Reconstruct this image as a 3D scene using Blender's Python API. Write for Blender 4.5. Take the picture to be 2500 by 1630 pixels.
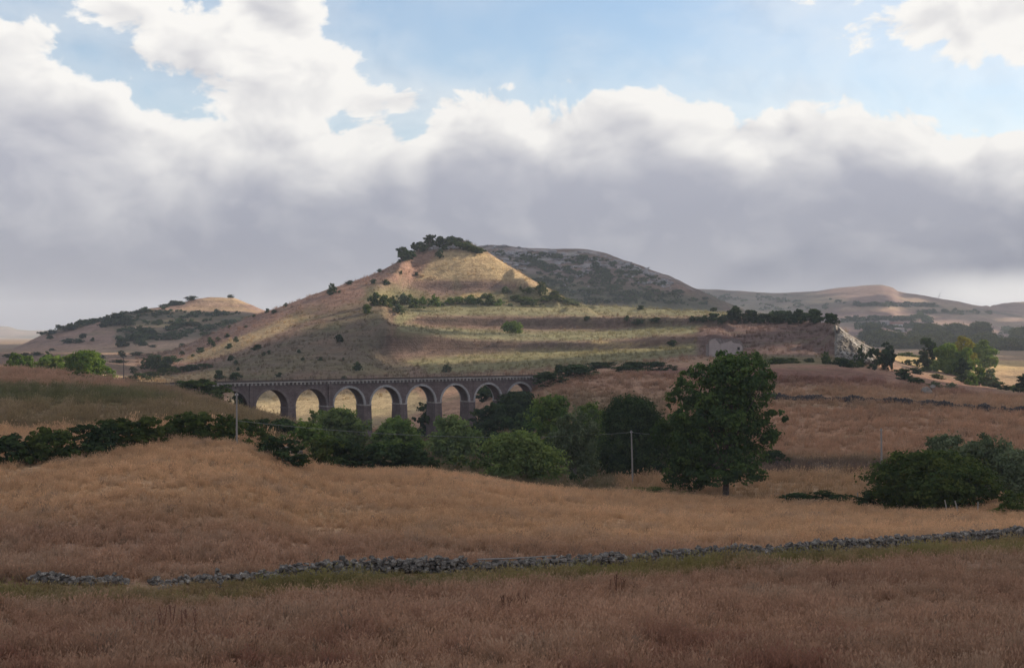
import bpy, bmesh, math, random
import numpy as np
from mathutils import Vector, Matrix, Euler

for o in list(bpy.data.objects):
    bpy.data.objects.remove(o)
SC = bpy.context.scene
COL = SC.collection
R = math.radians
HAZE_DENSITY = 0.00011

# ------------------------------------------------------------------ camera
# World: camera at the origin looking along +Y. A photograph pixel (px, py) of the
# 2500 x 1630 photo at depth Y is the world point W(px, py, Y).
F, CX, HY = 3472.0, 1250.0, 815.0
cam_d = bpy.data.cameras.new('camera')
cam_d.lens = 50.0
cam_d.sensor_width = 36.0
cam_d.clip_start = 0.5
cam_d.clip_end = 40000.0
cam = bpy.data.objects.new('camera', cam_d)
cam.location = (0, 0, 0)
cam.rotation_euler = (R(90), 0, 0)
COL.objects.link(cam)
SC.camera = cam

# ------------------------------------------------------------------ sun and exposure
SUN_EL, SUN_AZ = R(24.0), R(70.0)          # azimuth measured from +Y towards +X (right)
SUN_DIR = Vector((math.cos(SUN_EL) * math.sin(SUN_AZ), math.cos(SUN_EL) * math.cos(SUN_AZ), math.sin(SUN_EL)))
sun_d = bpy.data.lights.new('sun', 'SUN')
sun_d.energy = 5.0
sun_d.angle = R(0.5)
sun_d.color = (1.0, 0.86, 0.68)
sun = bpy.data.objects.new('sun', sun_d)
sun.rotation_euler = (-SUN_DIR).to_track_quat('-Z', 'Y').to_euler()
sun.location = SUN_DIR * 3000
COL.objects.link(sun)
SC.view_settings.view_transform = 'Standard'
SC.view_settings.look = 'None'
SC.view_settings.exposure = 0.64
SC.view_settings.gamma = 1.0
SC.view_settings.use_curve_mapping = False
SC.render.engine = 'CYCLES'
SC.cycles.use_denoising = True
SC.cycles.max_bounces = 6
SC.cycles.diffuse_bounces = 3
SC.cycles.transmission_bounces = 4
SC.cycles.volume_bounces = 1
SC.cycles.transparent_max_bounces = 8
SC.cycles.sample_clamp_indirect = 4.0

# ------------------------------------------------------------------ world: blue sky and clouds
class NT:
    """tiny helper to write node maths"""
    def __init__(s, tree):
        s.t = tree
    def new(s, kind, **kw):
        n = s.t.nodes.new(kind)
        for k, v in kw.items():
            setattr(n, k, v)
        return n
    def put(s, sock, v):
        if hasattr(v, 'links') and hasattr(v, 'node'):
            s.t.links.new(v, sock)
        else:
            sock.default_value = v
    def m(s, op, a, b=None, c=None, clamp=False):
        n = s.new('ShaderNodeMath', operation=op, use_clamp=clamp)
        s.put(n.inputs[0], a)
        if b is not None: s.put(n.inputs[1], b)
        if c is not None: s.put(n.inputs[2], c)
        return n.outputs[0]
    def add(s, a, b): return s.m('ADD', a, b)
    def sub(s, a, b): return s.m('SUBTRACT', a, b)
    def mul(s, a, b): return s.m('MULTIPLY', a, b)
    def ss(s, x, lo, hi, o0=0.0, o1=1.0):
        n = s.new('ShaderNodeMapRange', interpolation_type='SMOOTHSTEP')
        for i, v in enumerate((x, lo, hi, o0, o1)):
            s.put(n.inputs[i], v)
        return n.outputs[0]
    def mix(s, f, a, b, blend='MIX'):
        n = s.new('ShaderNodeMix', data_type='RGBA', blend_type=blend)
        s.put(n.inputs[0], f)
        s.put(n.inputs[6], (*a, 1) if isinstance(a, tuple) and len(a) == 3 else a)
        s.put(n.inputs[7], (*b, 1) if isinstance(b, tuple) and len(b) == 3 else b)
        return n.outputs[2]
    def vmul(s, v, k):
        n = s.new('ShaderNodeVectorMath', operation='MULTIPLY')
        s.put(n.inputs[0], v); s.put(n.inputs[1], k)
        return n.outputs[0]
    def vadd(s, v, k):
        n = s.new('ShaderNodeVectorMath', operation='ADD')
        s.put(n.inputs[0], v); s.put(n.inputs[1], k)
        return n.outputs[0]
    def noise(s, vec, scale, detail=6.0, rough=0.55, dist=0.0):
        n = s.new('ShaderNodeTexNoise')
        s.put(n.inputs['Vector'], vec)
        n.inputs['Scale'].default_value = scale
        n.inputs['Detail'].default_value = detail
        n.inputs['Roughness'].default_value = rough
        n.inputs['Distortion'].default_value = dist
        return n.outputs['Fac']

world = bpy.data.worlds.new('World')
SC.world = world
world.use_nodes = True
world.node_tree.nodes.clear()
w = NT(world.node_tree)
tc = w.new('ShaderNodeTexCoord')
DIRV = tc.outputs['Generated']
sx = w.new('ShaderNodeSeparateXYZ'); w.put(sx.inputs[0], DIRV)
X_, Y_, Z_ = sx.outputs
AZ = w.m('ARCTAN2', X_, Y_)
EL = w.m('ARCSINE', Z_)
def az_of(px): return math.atan((px - CX) / F)
def el_of(px, py): return math.atan((HY - py) / F * math.cos(az_of(px)))
def curve(x, pts, x0, x1, y0, y1):
    n = w.new('ShaderNodeFloatCurve')
    w.put(n.inputs['Value'], w.m('DIVIDE', w.sub(x, x0), x1 - x0, clamp=True))
    c = n.mapping.curves[0]
    n.mapping.extend = 'HORIZONTAL'
    pts = [((a - x0) / (x1 - x0), (b - y0) / (y1 - y0)) for a, b in pts]
    c.points[0].location = pts[0]
    c.points[1].location = pts[-1]
    for p in pts[1:-1]:
        c.points.new(*p)
    n.mapping.update()
    return w.add(w.mul(n.outputs[0], y1 - y0), y0)
# cloud noise fields on the direction sphere (a little stretched sideways)
PV = w.vmul(DIRV, (1.0, 1.0, 1.5))
warp = w.new('ShaderNodeTexNoise')
w.put(warp.inputs['Vector'], PV); warp.inputs['Scale'].default_value = 9.0; warp.inputs['Detail'].default_value = 3.0
PW = w.vadd(PV, w.vmul(w.vadd(warp.outputs['Color'], (-.5, -.5, -.5)), (.075, .075, .055)))
N_BIG = w.noise(PW, 7.0, 5.0, 0.5)
N_MED = w.noise(PW, 17.0, 6.0, 0.56)
OFF = w.vadd(PW, (0.012, 0.002, 0.014))
N_MED2 = w.noise(OFF, 17.0, 3.0, 0.5)
N_FINE = w.noise(PW, 46.0, 5.0, 0.6)
# top edge of the cloud bank as elevation over azimuth
edge = [(-700, 120), (-350, 40), (-150, 90), (0, 75), (90, 105), (190, 150), (290, 205), (370, 250), (480, 262), (620, 270), (800, 290), (930, 270),
        (1010, 300), (1060, 255), (1120, 228), (1230, 215), (1330, 215), (1420, 222), (1520, 215), (1660, 225), (1750, 238), (1830, 268), (1910, 245), (2050, 255),
        (2180, 272), (2300, 282), (2420, 280), (2500, 300), (2700, 250), (3000, 300), (3400, 200)]
EDGE = curve(AZ, [(az_of(p), el_of(p, q)) for p, q in edge], az_of(-700), az_of(3400), -0.05, 0.30)
D = w.sub(EDGE, EL)
def blob(px, py, rx, ry):
    a0, e0 = az_of(px), el_of(px, py)
    dx = w.mul(w.sub(AZ, a0), F / rx)
    dy = w.mul(w.sub(EL, e0), F / ry)
    d = w.m('SQRT', w.add(w.mul(dx, dx), w.mul(dy, dy)))
    return w.mul(w.sub(1.0, d), min(rx, ry) / F)
for b in ((650, 70, 165, 140), (780, 190, 140, 110), (610, 230, 190, 90), (890, 255, 80, 50), (420, 70, 165, 58), (690, -60, 120, 120),
          (970, 258, 48, 36), (1390, 195, 36, 30), (880, 128, 22, 28), (300, 20, 80, 60), (-60, 130, 190, 90), (450, 130, 150, 85), (540, 215, 130, 70), (2440, 20, 260, 120), (2260, 30, 200, 75), (2350, 110, 130, 60), (2130, -10, 150, 45)):
    D = w.m('SMOOTH_MAX', D, blob(*b), 0.008)
# the clouds go on overhead and behind the camera
overhead = w.sub(w.mul(w.sub(w.noise(DIRV, 2.6, 6.0, 0.55, 0.4), 0.47), 0.9), w.ss(EL, 0.20, 0.42, 0.20, 0.0))
D = w.m('MAXIMUM', D, overhead)
wiggle = w.add(w.mul(w.sub(N_MED, 0.5), 0.062), w.mul(w.sub(N_FINE, 0.5), 0.032))
DN = w.add(D, wiggle)
COVER = w.ss(DN, -0.0022, 0.0085)
wisp = w.add(w.mul(w.ss(DN, -0.035, 0.004), 0.22), w.mul(w.ss(N_BIG, 0.3, 0.8), 0.30))
COVER = w.m('MAXIMUM', COVER, wisp)
# brightness: sunlit rims and tops, grey deep bases
depth = w.ss(w.add(D, w.add(w.mul(w.sub(N_MED, 0.5), 0.075), w.mul(w.sub(N_FINE, 0.5), 0.02))), 0.006, 0.068)
lowfade = w.ss(EL, 0.015, 0.10)
def glow(px, py, rx, ry, k):
    b = w.ss(w.mul(blob(px, py, rx, ry), F / min(rx, ry)), 0.0, 0.9)
    return w.mul(b, k)
shade = w.sub(1.0, w.mul(depth, 1.0))
bright = w.m('MAXIMUM', shade, glow(640, 120, 400, 230, 0.92))
bright = w.m('MAXIMUM', bright, w.mul(glow(120, 330, 620, 330, 1.0), w.ss(N_BIG, 0.34, 0.66, 0.05, 0.68)))
bright = w.m('MAXIMUM', bright, w.mul(glow(820, 360, 100, 60, 1.0), w.ss(N_MED, 0.4, 0.6)))
low_gleam = glow(2450, 715, 330, 75, 0.85)
bright = w.m('MAXIMUM', bright, low_gleam)
billow = w.mul(w.sub(N_MED, N_MED2), 2.1)
texture = w.add(w.mul(w.sub(N_BIG, 0.5), 0.26), w.add(w.mul(w.sub(N_MED, 0.5), 0.12), w.mul(w.sub(N_FINE, 0.5), 0.10)))
bright = w.add(bright, w.mul(w.mul(w.add(billow, texture), w.ss(EL, 0.0, 0.12, 0.35, 1.0)), w.ss(depth, 0.4, 1.0, 1.0, 0.42)))
bright = w.m('MINIMUM', w.m('MAXIMUM', bright, 0.0), 1.0)
base_grey = w.mix(w.ss(EL, 0.0, 0.13), (0.165, 0.175, 0.215), (0.300, 0.306, 0.352))
cloud_c = w.mix(bright, base_grey, (0.655, 0.640, 0.615))
sky = w.new('ShaderNodeTexSky', sky_type='NISHITA', sun_disc=False)
sky.sun_elevation = SUN_EL
sky.sun_rotation = SUN_AZ
sky.altitude = 300.0
sky.air_density = 1.0
sky.dust_density = 1.3
sky.ozone_density = 1.3
bg_sky = w.new('ShaderNodeBackground'); w.put(bg_sky.inputs[0], sky.outputs[0]); bg_sky.inputs[1].default_value = 0.112
bg_cl = w.new('ShaderNodeBackground'); w.put(bg_cl.inputs[0], cloud_c); bg_cl.inputs[1].default_value = 1.0
mx = w.new('ShaderNodeMixShader')
w.put(mx.inputs[0], COVER); w.put(mx.inputs[1], bg_sky.outputs[0]); w.put(mx.inputs[2], bg_cl.outputs[0])
wo = w.new('ShaderNodeOutputWorld'); w.put(wo.inputs[0], mx.outputs[0])
world.cycles.sampling_method = 'MANUAL'
world.cycles.sample_map_resolution = 512

# ------------------------------------------------------------------ helpers
def W(px, py, Y):
    return Vector(((px - CX) / F * Y, Y, (HY - py) / F * Y))

def tag(o, label=None, category=None, group=None, kind=None):
    for k, v in (('label', label), ('category', category), ('group', group), ('kind', kind)):
        if v: o[k] = v
    return o

def link(o, parent=None):
    COL.objects.link(o)
    if parent is not None: o.parent = parent
    return o

def empty(name, loc, rz=0.0):
    o = bpy.data.objects.new(name, None)
    o.empty_display_size = 0.5
    o.location = loc
    o.rotation_euler = (0, 0, rz)
    return link(o)

def mesh_np(name, verts, faces, smooth=False, attrs=None, mat=None):
    """mesh from numpy arrays; faces is an (n, k) array (all k-gons) or a list of such arrays"""
    me = bpy.data.meshes.new(name)
    verts = np.asarray(verts, dtype=np.float32)
    if not isinstance(faces, list): faces = [faces]
    faces = [np.asarray(f, dtype=np.int32) for f in faces if len(f)]
    nl = sum(f.size for f in faces)
    nf = sum(len(f) for f in faces)
    me.vertices.add(len(verts)); me.loops.add(nl); me.polygons.add(nf)
    me.vertices.foreach_set('co', verts.ravel())
    me.loops.foreach_set('vertex_index', np.concatenate([f.ravel() for f in faces]))
    tot = np.concatenate([np.full(len(f), f.shape[1], np.int32) for f in faces])
    start = np.concatenate([[0], np.cumsum(tot)[:-1]]).astype(np.int32)
    me.polygons.foreach_set('loop_start', start)
    me.polygons.foreach_set('loop_total', tot)
    me.polygons.foreach_set('use_smooth', np.full(nf, smooth, dtype=bool))
    for an, av in (attrs or {}).items():
        av = np.asarray(av, np.float32)
        if av.ndim == 1:
            a = me.attributes.new(an, 'FLOAT', 'POINT'); a.data.foreach_set('value', av)
        else:
            a = me.attributes.new(an, 'FLOAT_COLOR', 'POINT')
            c = np.ones((len(av), 4), np.float32); c[:, :3] = av
            a.data.foreach_set('color', c.ravel())
    me.update(calc_edges=True)
    me.validate()
    if mat is not None: me.materials.append(mat)
    return me

def mobj(name, me, parent=None, loc=None):
    o = bpy.data.objects.new(name, me)
    if loc is not None: o.location = loc
    return link(o, parent)

_P = np.random.default_rng(11).permutation(4096)
def vnoise(x, y, seed=0):
    xi = np.floor(x).astype(np.int64); yi = np.floor(y).astype(np.int64)
    fx = x - xi; fy = y - yi
    fx = fx * fx * (3 - 2 * fx); fy = fy * fy * (3 - 2 * fy)
    def h(a, b):
        return _P[(_P[(a + seed * 131) & 4095] + b) & 4095] / 4095.0
    return (h(xi, yi) * (1 - fx) + h(xi + 1, yi) * fx) * (1 - fy) + (h(xi, yi + 1) * (1 - fx) + h(xi + 1, yi + 1) * fx) * fy

def fbm(x, y, octaves=4, seed=0, gain=0.5):
    x = np.asarray(x, float); y = np.asarray(y, float)
    s = 0.0; a = 1.0; n = 0.0
    for k in range(octaves):
        s = s + a * (vnoise(x, y, seed + k) - 0.5); n += a
        x = x * 2.03 + 17.3; y = y * 2.03 + 5.1; a *= gain
    return s / n * 2.0      # about -1..1

def pchip(x, y, xq):
    x = np.asarray(x, float); y = np.asarray(y, float)
    h = np.diff(x); d = np.diff(y) / h
    m = np.zeros_like(y)
    w1 = 2 * h[1:] + h[:-1]; w2 = h[1:] + 2 * h[:-1]
    ok = d[:-1] * d[1:] > 0
    with np.errstate(divide='ignore', invalid='ignore'):
        m[1:-1] = np.where(ok, (w1 + w2) / (w1 / d[:-1] + w2 / d[1:]), 0)
    m[0] = d[0]; m[-1] = d[-1]
    i = np.clip(np.searchsorted(x, xq) - 1, 0, len(h) - 1)
    t = np.clip((xq - x[i]) / h[i], 0, 1)
    t2 = t * t; t3 = t2 * t
    return (2*t3 - 3*t2 + 1) * y[i] + (t3 - 2*t2 + t) * h[i] * m[i] + (-2*t3 + 3*t2) * y[i+1] + (t3 - t2) * h[i] * m[i+1]

def lerp_tab(tab, px, k):
    t = np.asarray(tab, float)
    return pchip(t[:, 0], t[:, k], np.clip(px, t[0, 0], t[-1, 0]))

class Loft:
    """a hill or stretch of ground: contour lines running across the view, lofted from near to far.
    Each contour is a table of (px, Y, py); heights are real world heights at real distances."""
    def __init__(s, contours, cols, rows, rough=None):
        s.cols = np.asarray(cols, float); s.rows = np.asarray(rows, float)
        YK = []; ZK = []
        for c in contours:
            if callable(c):
                Yk, yk = c(s.cols)
            else:
                Yk = lerp_tab(c, s.cols, 1); yk = lerp_tab(c, s.cols, 2)
            YK.append(Yk); ZK.append((HY - yk) / F * Yk)
        YK = np.array(YK); ZK = np.array(ZK)
        for k in range(1, len(YK)):
            YK[k] = np.maximum(YK[k], YK[k - 1] + 2.0)
        Z = np.empty((len(s.cols), len(s.rows)))
        for i in range(len(s.cols)):
            Z[i] = pchip(YK[:, i], ZK[:, i], np.clip(s.rows, YK[0, i], YK[-1, i]))
        s.T = (s.cols - CX) / F
        s.X = s.T[:, None] * s.rows[None, :]
        s.Y = np.broadcast_to(s.rows[None, :], Z.shape)
        if rough is not None:
            Z = Z + rough(s.X, s.Y, s)
        s.Z = Z
    def z(s, X, Y):
        """height at a world point (bilinear)"""
        px = X / np.maximum(Y, 1e-3) * F + CX
        i = np.clip(np.searchsorted(s.cols, px) - 1, 0, len(s.cols) - 2)
        j = np.clip(np.searchsorted(s.rows, Y) - 1, 0, len(s.rows) - 2)
        u = np.clip((px - s.cols[i]) / (s.cols[i + 1] - s.cols[i]), 0, 1)
        v = np.clip((Y - s.rows[j]) / (s.rows[j + 1] - s.rows[j]), 0, 1)
        Z = s.Z
        return (Z[i, j] * (1 - u) + Z[i + 1, j] * u) * (1 - v) + (Z[i, j + 1] * (1 - u) + Z[i + 1, j + 1] * u) * v
    def zp(s, px, Y):
        return float(s.z(np.array([(px - CX) / F * Y]), np.array([float(Y)]))[0])
    def hit(s, px, py, y0=0.0, y1=1e9):
        """depth at which the sight line of a photo pixel meets this surface (the crest if it passes above)"""
        Ys = s.rows[(s.rows >= y0) & (s.rows <= y1)]
        zz = s.z((px - CX) / F * Ys, Ys)
        yy = HY - zz / Ys * F
        k = np.nonzero(yy <= py)[0]
        return float(Ys[k[0]]) if len(k) else float(Ys[int(np.argmin(yy))])
    def pyimg(s):
        return HY - s.Z / np.maximum(s.Y, 1e-3) * F
    def mesh(s, name, col, mat):
        nc, nr = s.Z.shape
        V = np.stack([s.X, s.Y, s.Z], -1).reshape(-1, 3)
        a = (np.arange(nc - 1)[:, None] * nr + np.arange(nr - 1)[None, :]).ravel()
        Q = np.stack([a, a + nr, a + nr + 1, a + 1], 1)
        return mesh_np(name, V, Q, smooth=True, attrs={'tone': col.reshape(-1, 3)}, mat=mat)

def poly_mask(px, py, pts, soft):
    """1 inside a polygon, fading over `soft` pixels"""
    p = np.asarray(pts, float)
    d = np.full(px.shape, 1e9); inside = np.zeros(px.shape, bool)
    for a, b in zip(p, np.roll(p, -1, 0)):
        e = b - a
        t = np.clip(((px - a[0]) * e[0] + (py - a[1]) * e[1]) / max(e @ e, 1e-9), 0, 1)
        d = np.minimum(d, np.hypot(px - a[0] - t * e[0], py - a[1] - t * e[1]))
        c = ((a[1] > py) != (b[1] > py)) & (px < (b[0] - a[0]) * (py - a[1]) / (b[1] - a[1] + 1e-12) + a[0])
        inside ^= c
    sd = np.where(inside, d, -d)
    t = np.clip(sd / soft * 0.5 + 0.5, 0, 1)
    return t * t * (3 - 2 * t)

# ------------------------------------------------------------------ materials
def new_mat(name):
    m = bpy.data.materials.new(name)
    m.use_nodes = True
    m.node_tree.nodes.clear()
    n = NT(m.node_tree)
    out = n.new('ShaderNodeOutputMaterial')
    return m, n, out

def principled(n, out, color, rough=0.9, spec=0.15, normal=None):
    b = n.new('ShaderNodeBsdfPrincipled')
    n.put(b.inputs['Base Color'], color if not isinstance(color, tuple) else (*color, 1))
    n.put(b.inputs['Roughness'], rough)
    b.inputs['Specular IOR Level'].default_value = spec
    if normal is not None: n.put(b.inputs['Normal'], normal)
    n.put(out.inputs[0], b.outputs[0])
    return b

def bump(n, h, strength, dist):
    b = n.new('ShaderNodeBump')
    b.inputs['Strength'].default_value = strength
    b.inputs['Distance'].default_value = dist
    n.put(b.inputs['Height'], h)
    return b.outputs[0]

def ground_material(name, s_fine, s_mid, s_big, contrast=1.0, bump_d=0.35):
    m, n, out = new_mat(name)
    at = n.new('ShaderNodeAttribute', attribute_name='tone')
    geo = n.new('ShaderNodeNewGeometry')
    P = geo.outputs['Position']
    f = n.noise(P, s_fine, 5.0, 0.65)
    g = n.noise(P, s_mid, 5.0, 0.6, 0.6)
    h = n.noise(P, s_big, 4.0, 0.55, 0.8)
    q = n.noise(P, s_mid * 2.6, 4.0, 0.7, 0.3)
    st = n.noise(n.vmul(P, (s_mid * .16, s_mid * .28, s_mid * 4.0)), 1.0, 5.0, 0.62, 0.5)
    v = n.add(n.add(n.mul(n.sub(f, 0.5), 1.3 * contrast), n.mul(n.sub(g, 0.5), 1.2 * contrast)), 1.0)
    v = n.add(v, n.add(n.mul(n.sub(q, 0.5), 1.3 * contrast), n.mul(n.sub(st, 0.5), 0.95 * contrast)))
    v = n.m('MAXIMUM', v, 0.35)
    cx = n.new('ShaderNodeCombineXYZ')
    for i in range(3): n.put(cx.inputs[i], v)
    c = n.mix(1.0, at.outputs['Color'], cx.outputs[0], 'MULTIPLY')
    # drier and greener drifts
    c = n.mix(n.mul(n.ss(h, 0.52, 0.70), 0.38), c, (0.155, 0.150, 0.070))
    c = n.mix(n.mul(n.ss(h, 0.50, 0.30), 0.22), c, (0.30, 0.175, 0.115))
    principled(n, out, c, 0.95, 0.05, bump(n, n.add(n.add(f, n.mul(g, 1.5)), n.add(n.mul(q, 1.2), n.mul(st, 1.1))), 0.85, bump_d))
    return m

GROUND_M = ground_material('dry_ground', 1.6, 0.22, 0.035, 1.0, 0.7)
HILL_M = ground_material('hill_ground', 0.35, 0.06, 0.012, 1.0, 1.0)
RIDGE_M = ground_material('ridge_ground', 0.12, 0.025, 0.005, 0.8, 2.0)

# ------------------------------------------------------------------ the ground sheet, field to main hill
WALL = [(-500, 70, 1435), (0, 76, 1426), (300, 79, 1424), (800, 83, 1407), (1100, 86, 1397), (1250, 87.5, 1390), (1500, 91, 1380), (1700, 94, 1366), (2100, 103, 1344), (2460, 112, 1318), (3000, 124, 1285)]
C = []
C.append([(-6000, 3, 1900), (8000, 3, 1900)])
C.append([(-6000, 20, 1850), (8000, 20, 1850)])
C.append([(-6000, 48, 1655), (8000, 48, 1655)])
C.append([(-6000, 66, 1440)] + WALL + [(8000, 130, 1250)])
C.append([(-6000, 140, 1150), (-300, 145, 1150), (0, 150, 1145), (250, 155, 1112), (450, 162, 1085), (560, 165, 1082), (640, 168, 1103), (740, 176, 1138), (850, 185, 1148),
          (1050, 190, 1152), (1250, 190, 1182), (1500, 192, 1203), (1760, 194, 1216), (2000, 182, 1226), (2250, 165, 1246), (2500, 152, 1256), (3000, 145, 1260), (8000, 140, 1200)])
C.append([(-6000, 200, 1030), (0, 196, 1062), (250, 198, 1050), (450, 205, 1036), (600, 208, 1055), (700, 215, 1095), (850, 225, 1165), (1050, 232, 1180), (1250, 235, 1178),
          (1500, 236, 1170), (1760, 232, 1172), (2000, 222, 1176), (2250, 208, 1182), (2500, 195, 1190), (8000, 190, 1150)])
C.append([(-6000, 300, 930), (0, 300, 945), (200, 300, 955), (350, 300, 968), (500, 305, 994), (620, 312, 1012), (720, 320, 1040), (820, 330, 1098), (1000, 340, 1112), (1250, 345, 1108),
          (1450, 345, 1092), (1600, 330, 1090), (1760, 310, 1105), (1950, 290, 1118), (2200, 275, 1122), (2500, 258, 1128), (8000, 255, 1100)])
C.append([(-6000, 372, 900), (0, 372, 905), (100, 373, 910), (200, 375, 924), (300, 377, 938), (420, 380, 952), (500, 384, 972), (560, 388, 1000), (640, 395, 1035), (720, 402, 1068), (850, 412, 1080),
          (1000, 425, 1082), (1120, 436, 1072), (1200, 442, 1040), (1280, 440, 985), (1350, 436, 958), (1450, 432, 958), (1600, 425, 975), (1760, 415, 990), (1950, 405, 992), (2200, 385, 1000), (2500, 362, 1022), (8000, 350, 1000)])
C.append([(-6000, 430, 905), (0, 425, 912), (150, 425, 922), (300, 425, 946), (420, 425, 952), (520, 428, 985), (640, 435, 1045), (760, 440, 1066), (1000, 452, 1066), (1150, 462, 1030), (1250, 468, 970), (1340, 472, 924),
          (1430, 470, 914), (1530, 468, 912), (1650, 465, 918), (1900, 450, 938), (2200, 430, 965), (2500, 410, 992), (8000, 400, 960)])
C.append([(-6000, 560, 900), (0, 560, 895), (150, 550, 908), (300, 540, 930), (450, 530, 960), (560, 525, 995), (700, 520, 1012), (950, 525, 1000), (1100, 530, 965), (1250, 535, 930), (1400, 530, 908),
          (1550, 525, 898), (1700, 520, 898), (1900, 512, 893), (2060, 505, 902), (2200, 500, 925), (2350, 490, 950), (2500, 475, 968), (8000, 460, 930)])
C.append([(-6000, 720, 885), (0, 720, 882), (200, 700, 888), (350, 670, 908), (480, 640, 925), (600, 615, 935), (800, 610, 934), (1000, 615, 922), (1200, 620, 905), (1400, 605, 892), (1600, 590, 880), (1800, 575, 874),
          (1950, 565, 872), (2050, 562, 880), (2130, 566, 898), (2200, 575, 910), (2300, 585, 925), (2400, 590, 940), (2500, 595, 948), (8000, 600, 930)])
BASE = C[-1]
CREST = [(-6000, 1000, 862), (0, 1000, 862), (250, 980, 866), (360, 930, 868), (430, 900, 852), (500, 890, 822), (560, 885, 794), (640, 885, 763), (720, 890, 737), (800, 900, 708), (900, 920, 674), (960, 935, 645),
         (1010, 948, 615), (1050, 955, 592), (1090, 960, 581), (1135, 960, 586), (1170, 958, 605), (1220, 950, 634), (1300, 935, 684), (1340, 925, 704), (1390, 910, 728), (1440, 895, 744), (1520, 880, 750), (1620, 860, 755),
         (1750, 820, 762), (1900, 760, 778), (1990, 720, 784), (2035, 640, 790), (2070, 616, 812), (2130, 612, 854), (2180, 650, 872), (2300, 720, 884), (2500, 740, 906), (8000, 740, 890)]
def band(f, g, over, p0, p1, fade=70.0):
    """contour on the hill: fraction f of the way in depth and g of the way in height from foot to crest,
    bent to the measured line `over` between px p0 and p1"""
    def fn(px):
        Yb, yb = lerp_tab(BASE, px, 1), lerp_tab(BASE, px, 2)
        Yc, yc = lerp_tab(CREST, px, 1), lerp_tab(CREST, px, 2)
        Y = Yb + f * (Yc - Yb)
        zb = (HY - yb) / F * Yb; zc = (HY - yc) / F * Yc
        z = zb + g * (zc - zb)
        y = HY - z / Y * F
        wgt = np.clip((px - p0) / fade + 1, 0, 1) * np.clip((p1 - px) / fade + 1, 0, 1)
        wgt = wgt * wgt * (3 - 2 * wgt)
        return Y + wgt * (lerp_tab(over, px, 1) - Y), y + wgt * (lerp_tab(over, px, 2) - y)
    return fn
C.append(band(.20, .16, [(950, 668, 900), (1250, 672, 882), (1500, 660, 868), (1720, 640, 852)], 950, 1720))
C.append(band(.30, .26, [(950, 708, 874), (1250, 717, 860), (1500, 701, 852), (1720, 680, 842)], 950, 1720))
C.append(band(.38, .35, [(940, 714, 802), (1000, 719, 812), (1100, 722, 824), (1250, 724, 832), (1450, 711, 834), (1600, 700, 822), (1760, 688, 812)], 950, 1740, 50))
C.append(band(.52, .48, [(940, 784, 782), (1020, 795, 790), (1250, 799, 799), (1450, 788, 801), (1600, 775, 798), (1760, 746, 795)], 960, 1760, 40))
C.append(band(.56, .54, [(960, 790, 766), (1030, 800, 772), (1250, 804, 774), (1450, 793, 775), (1600, 780, 772), (1800, 750, 778)], 965, 1770, 30))
C.append(band(.70, .68, [(950, 862, 752), (1100, 868, 751), (1250, 872, 750), (1400, 880, 752), (1500, 870, 755), (1800, 800, 768)], 965, 1430, 60))
C.append(band(.80, .78, [(950, 884, 722), (1100, 890, 728), (1250, 892, 724), (1340, 895, 728), (1420, 900, 746)], 970, 1330, 60))
C.append(band(.86, .85, [(950, 903, 697), (1050, 912, 706), (1250, 915, 704), (1300, 918, 702)], 1000, 1260, 40))
C.append(band(.88, .88, [(950, 908, 686), (1050, 917, 685), (1200, 920, 683), (1260, 922, 692), (1300, 925, 696)], 1010, 1240, 30))
C.append(CREST)
def behind(dY, drop):
    def fn(px):
        Y = lerp_tab(CREST, px, 1); z = (HY - lerp_tab(CREST, px, 2)) / F * Y
        Y2 = Y + dY
        z2 = np.minimum(z, -14 + (z + 14) * drop)
        return Y2, HY - z2 / Y2 * F
    return fn
C.append(behind(40, .82)); C.append(behind(170, .25)); C.append(behind(330, .0))
C.append([(-6000, 1600, 850), (8000, 1600, 850)])
C.append([(-6000, 3000, 832), (8000, 3000, 832)])
C.append([(-6000, 9000, 824), (8000, 9000, 824)])

cols = np.concatenate([np.linspace(-5000, -900, 22), np.linspace(-800, -160, 30), np.arange(-120, 2620, 7), np.linspace(2660, 3300, 30), np.linspace(3400, 7500, 22)])
rows = np.concatenate([np.linspace(3, 40, 14), np.arange(42, 215, 1.1), np.arange(216, 480, 2.0), np.arange(482, 630, 2.6), np.arange(631, 965, 1.9), np.arange(968, 1300, 10), np.geomspace(1320, 9000, 26)])
def g_rough(X, Y, s):
    near = np.clip((Y - 40) / 60, 0.25, 1)
    r = 0.20 * fbm(X / 9, Y / 9, 4, 1) * near
    far = np.clip((Y - 215) / 120, 0, 1)
    r = r + far * (0.55 * fbm(X / 24, Y / 24, 4, 5) + 0.25 * fbm(X / 6, Y / 6, 3, 9))
    hill = np.clip((Y - 600) / 80, 0, 1) * np.clip((1100 - Y) / 60, 0, 1)
    r = r + hill * (0.9 * fbm(X / 42, Y / 22, 4, 15) + 0.45 * fbm(X / 40, Y / 6, 3, 25) + .3 * fbm(X / 9, Y / 7, 3, 28))
    return r
G = Loft(C, cols, rows, g_rough)
PXG = np.broadcast_to(G.cols[:, None], G.Z.shape)
PYG = G.pyimg()
YG = G.Y
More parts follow.
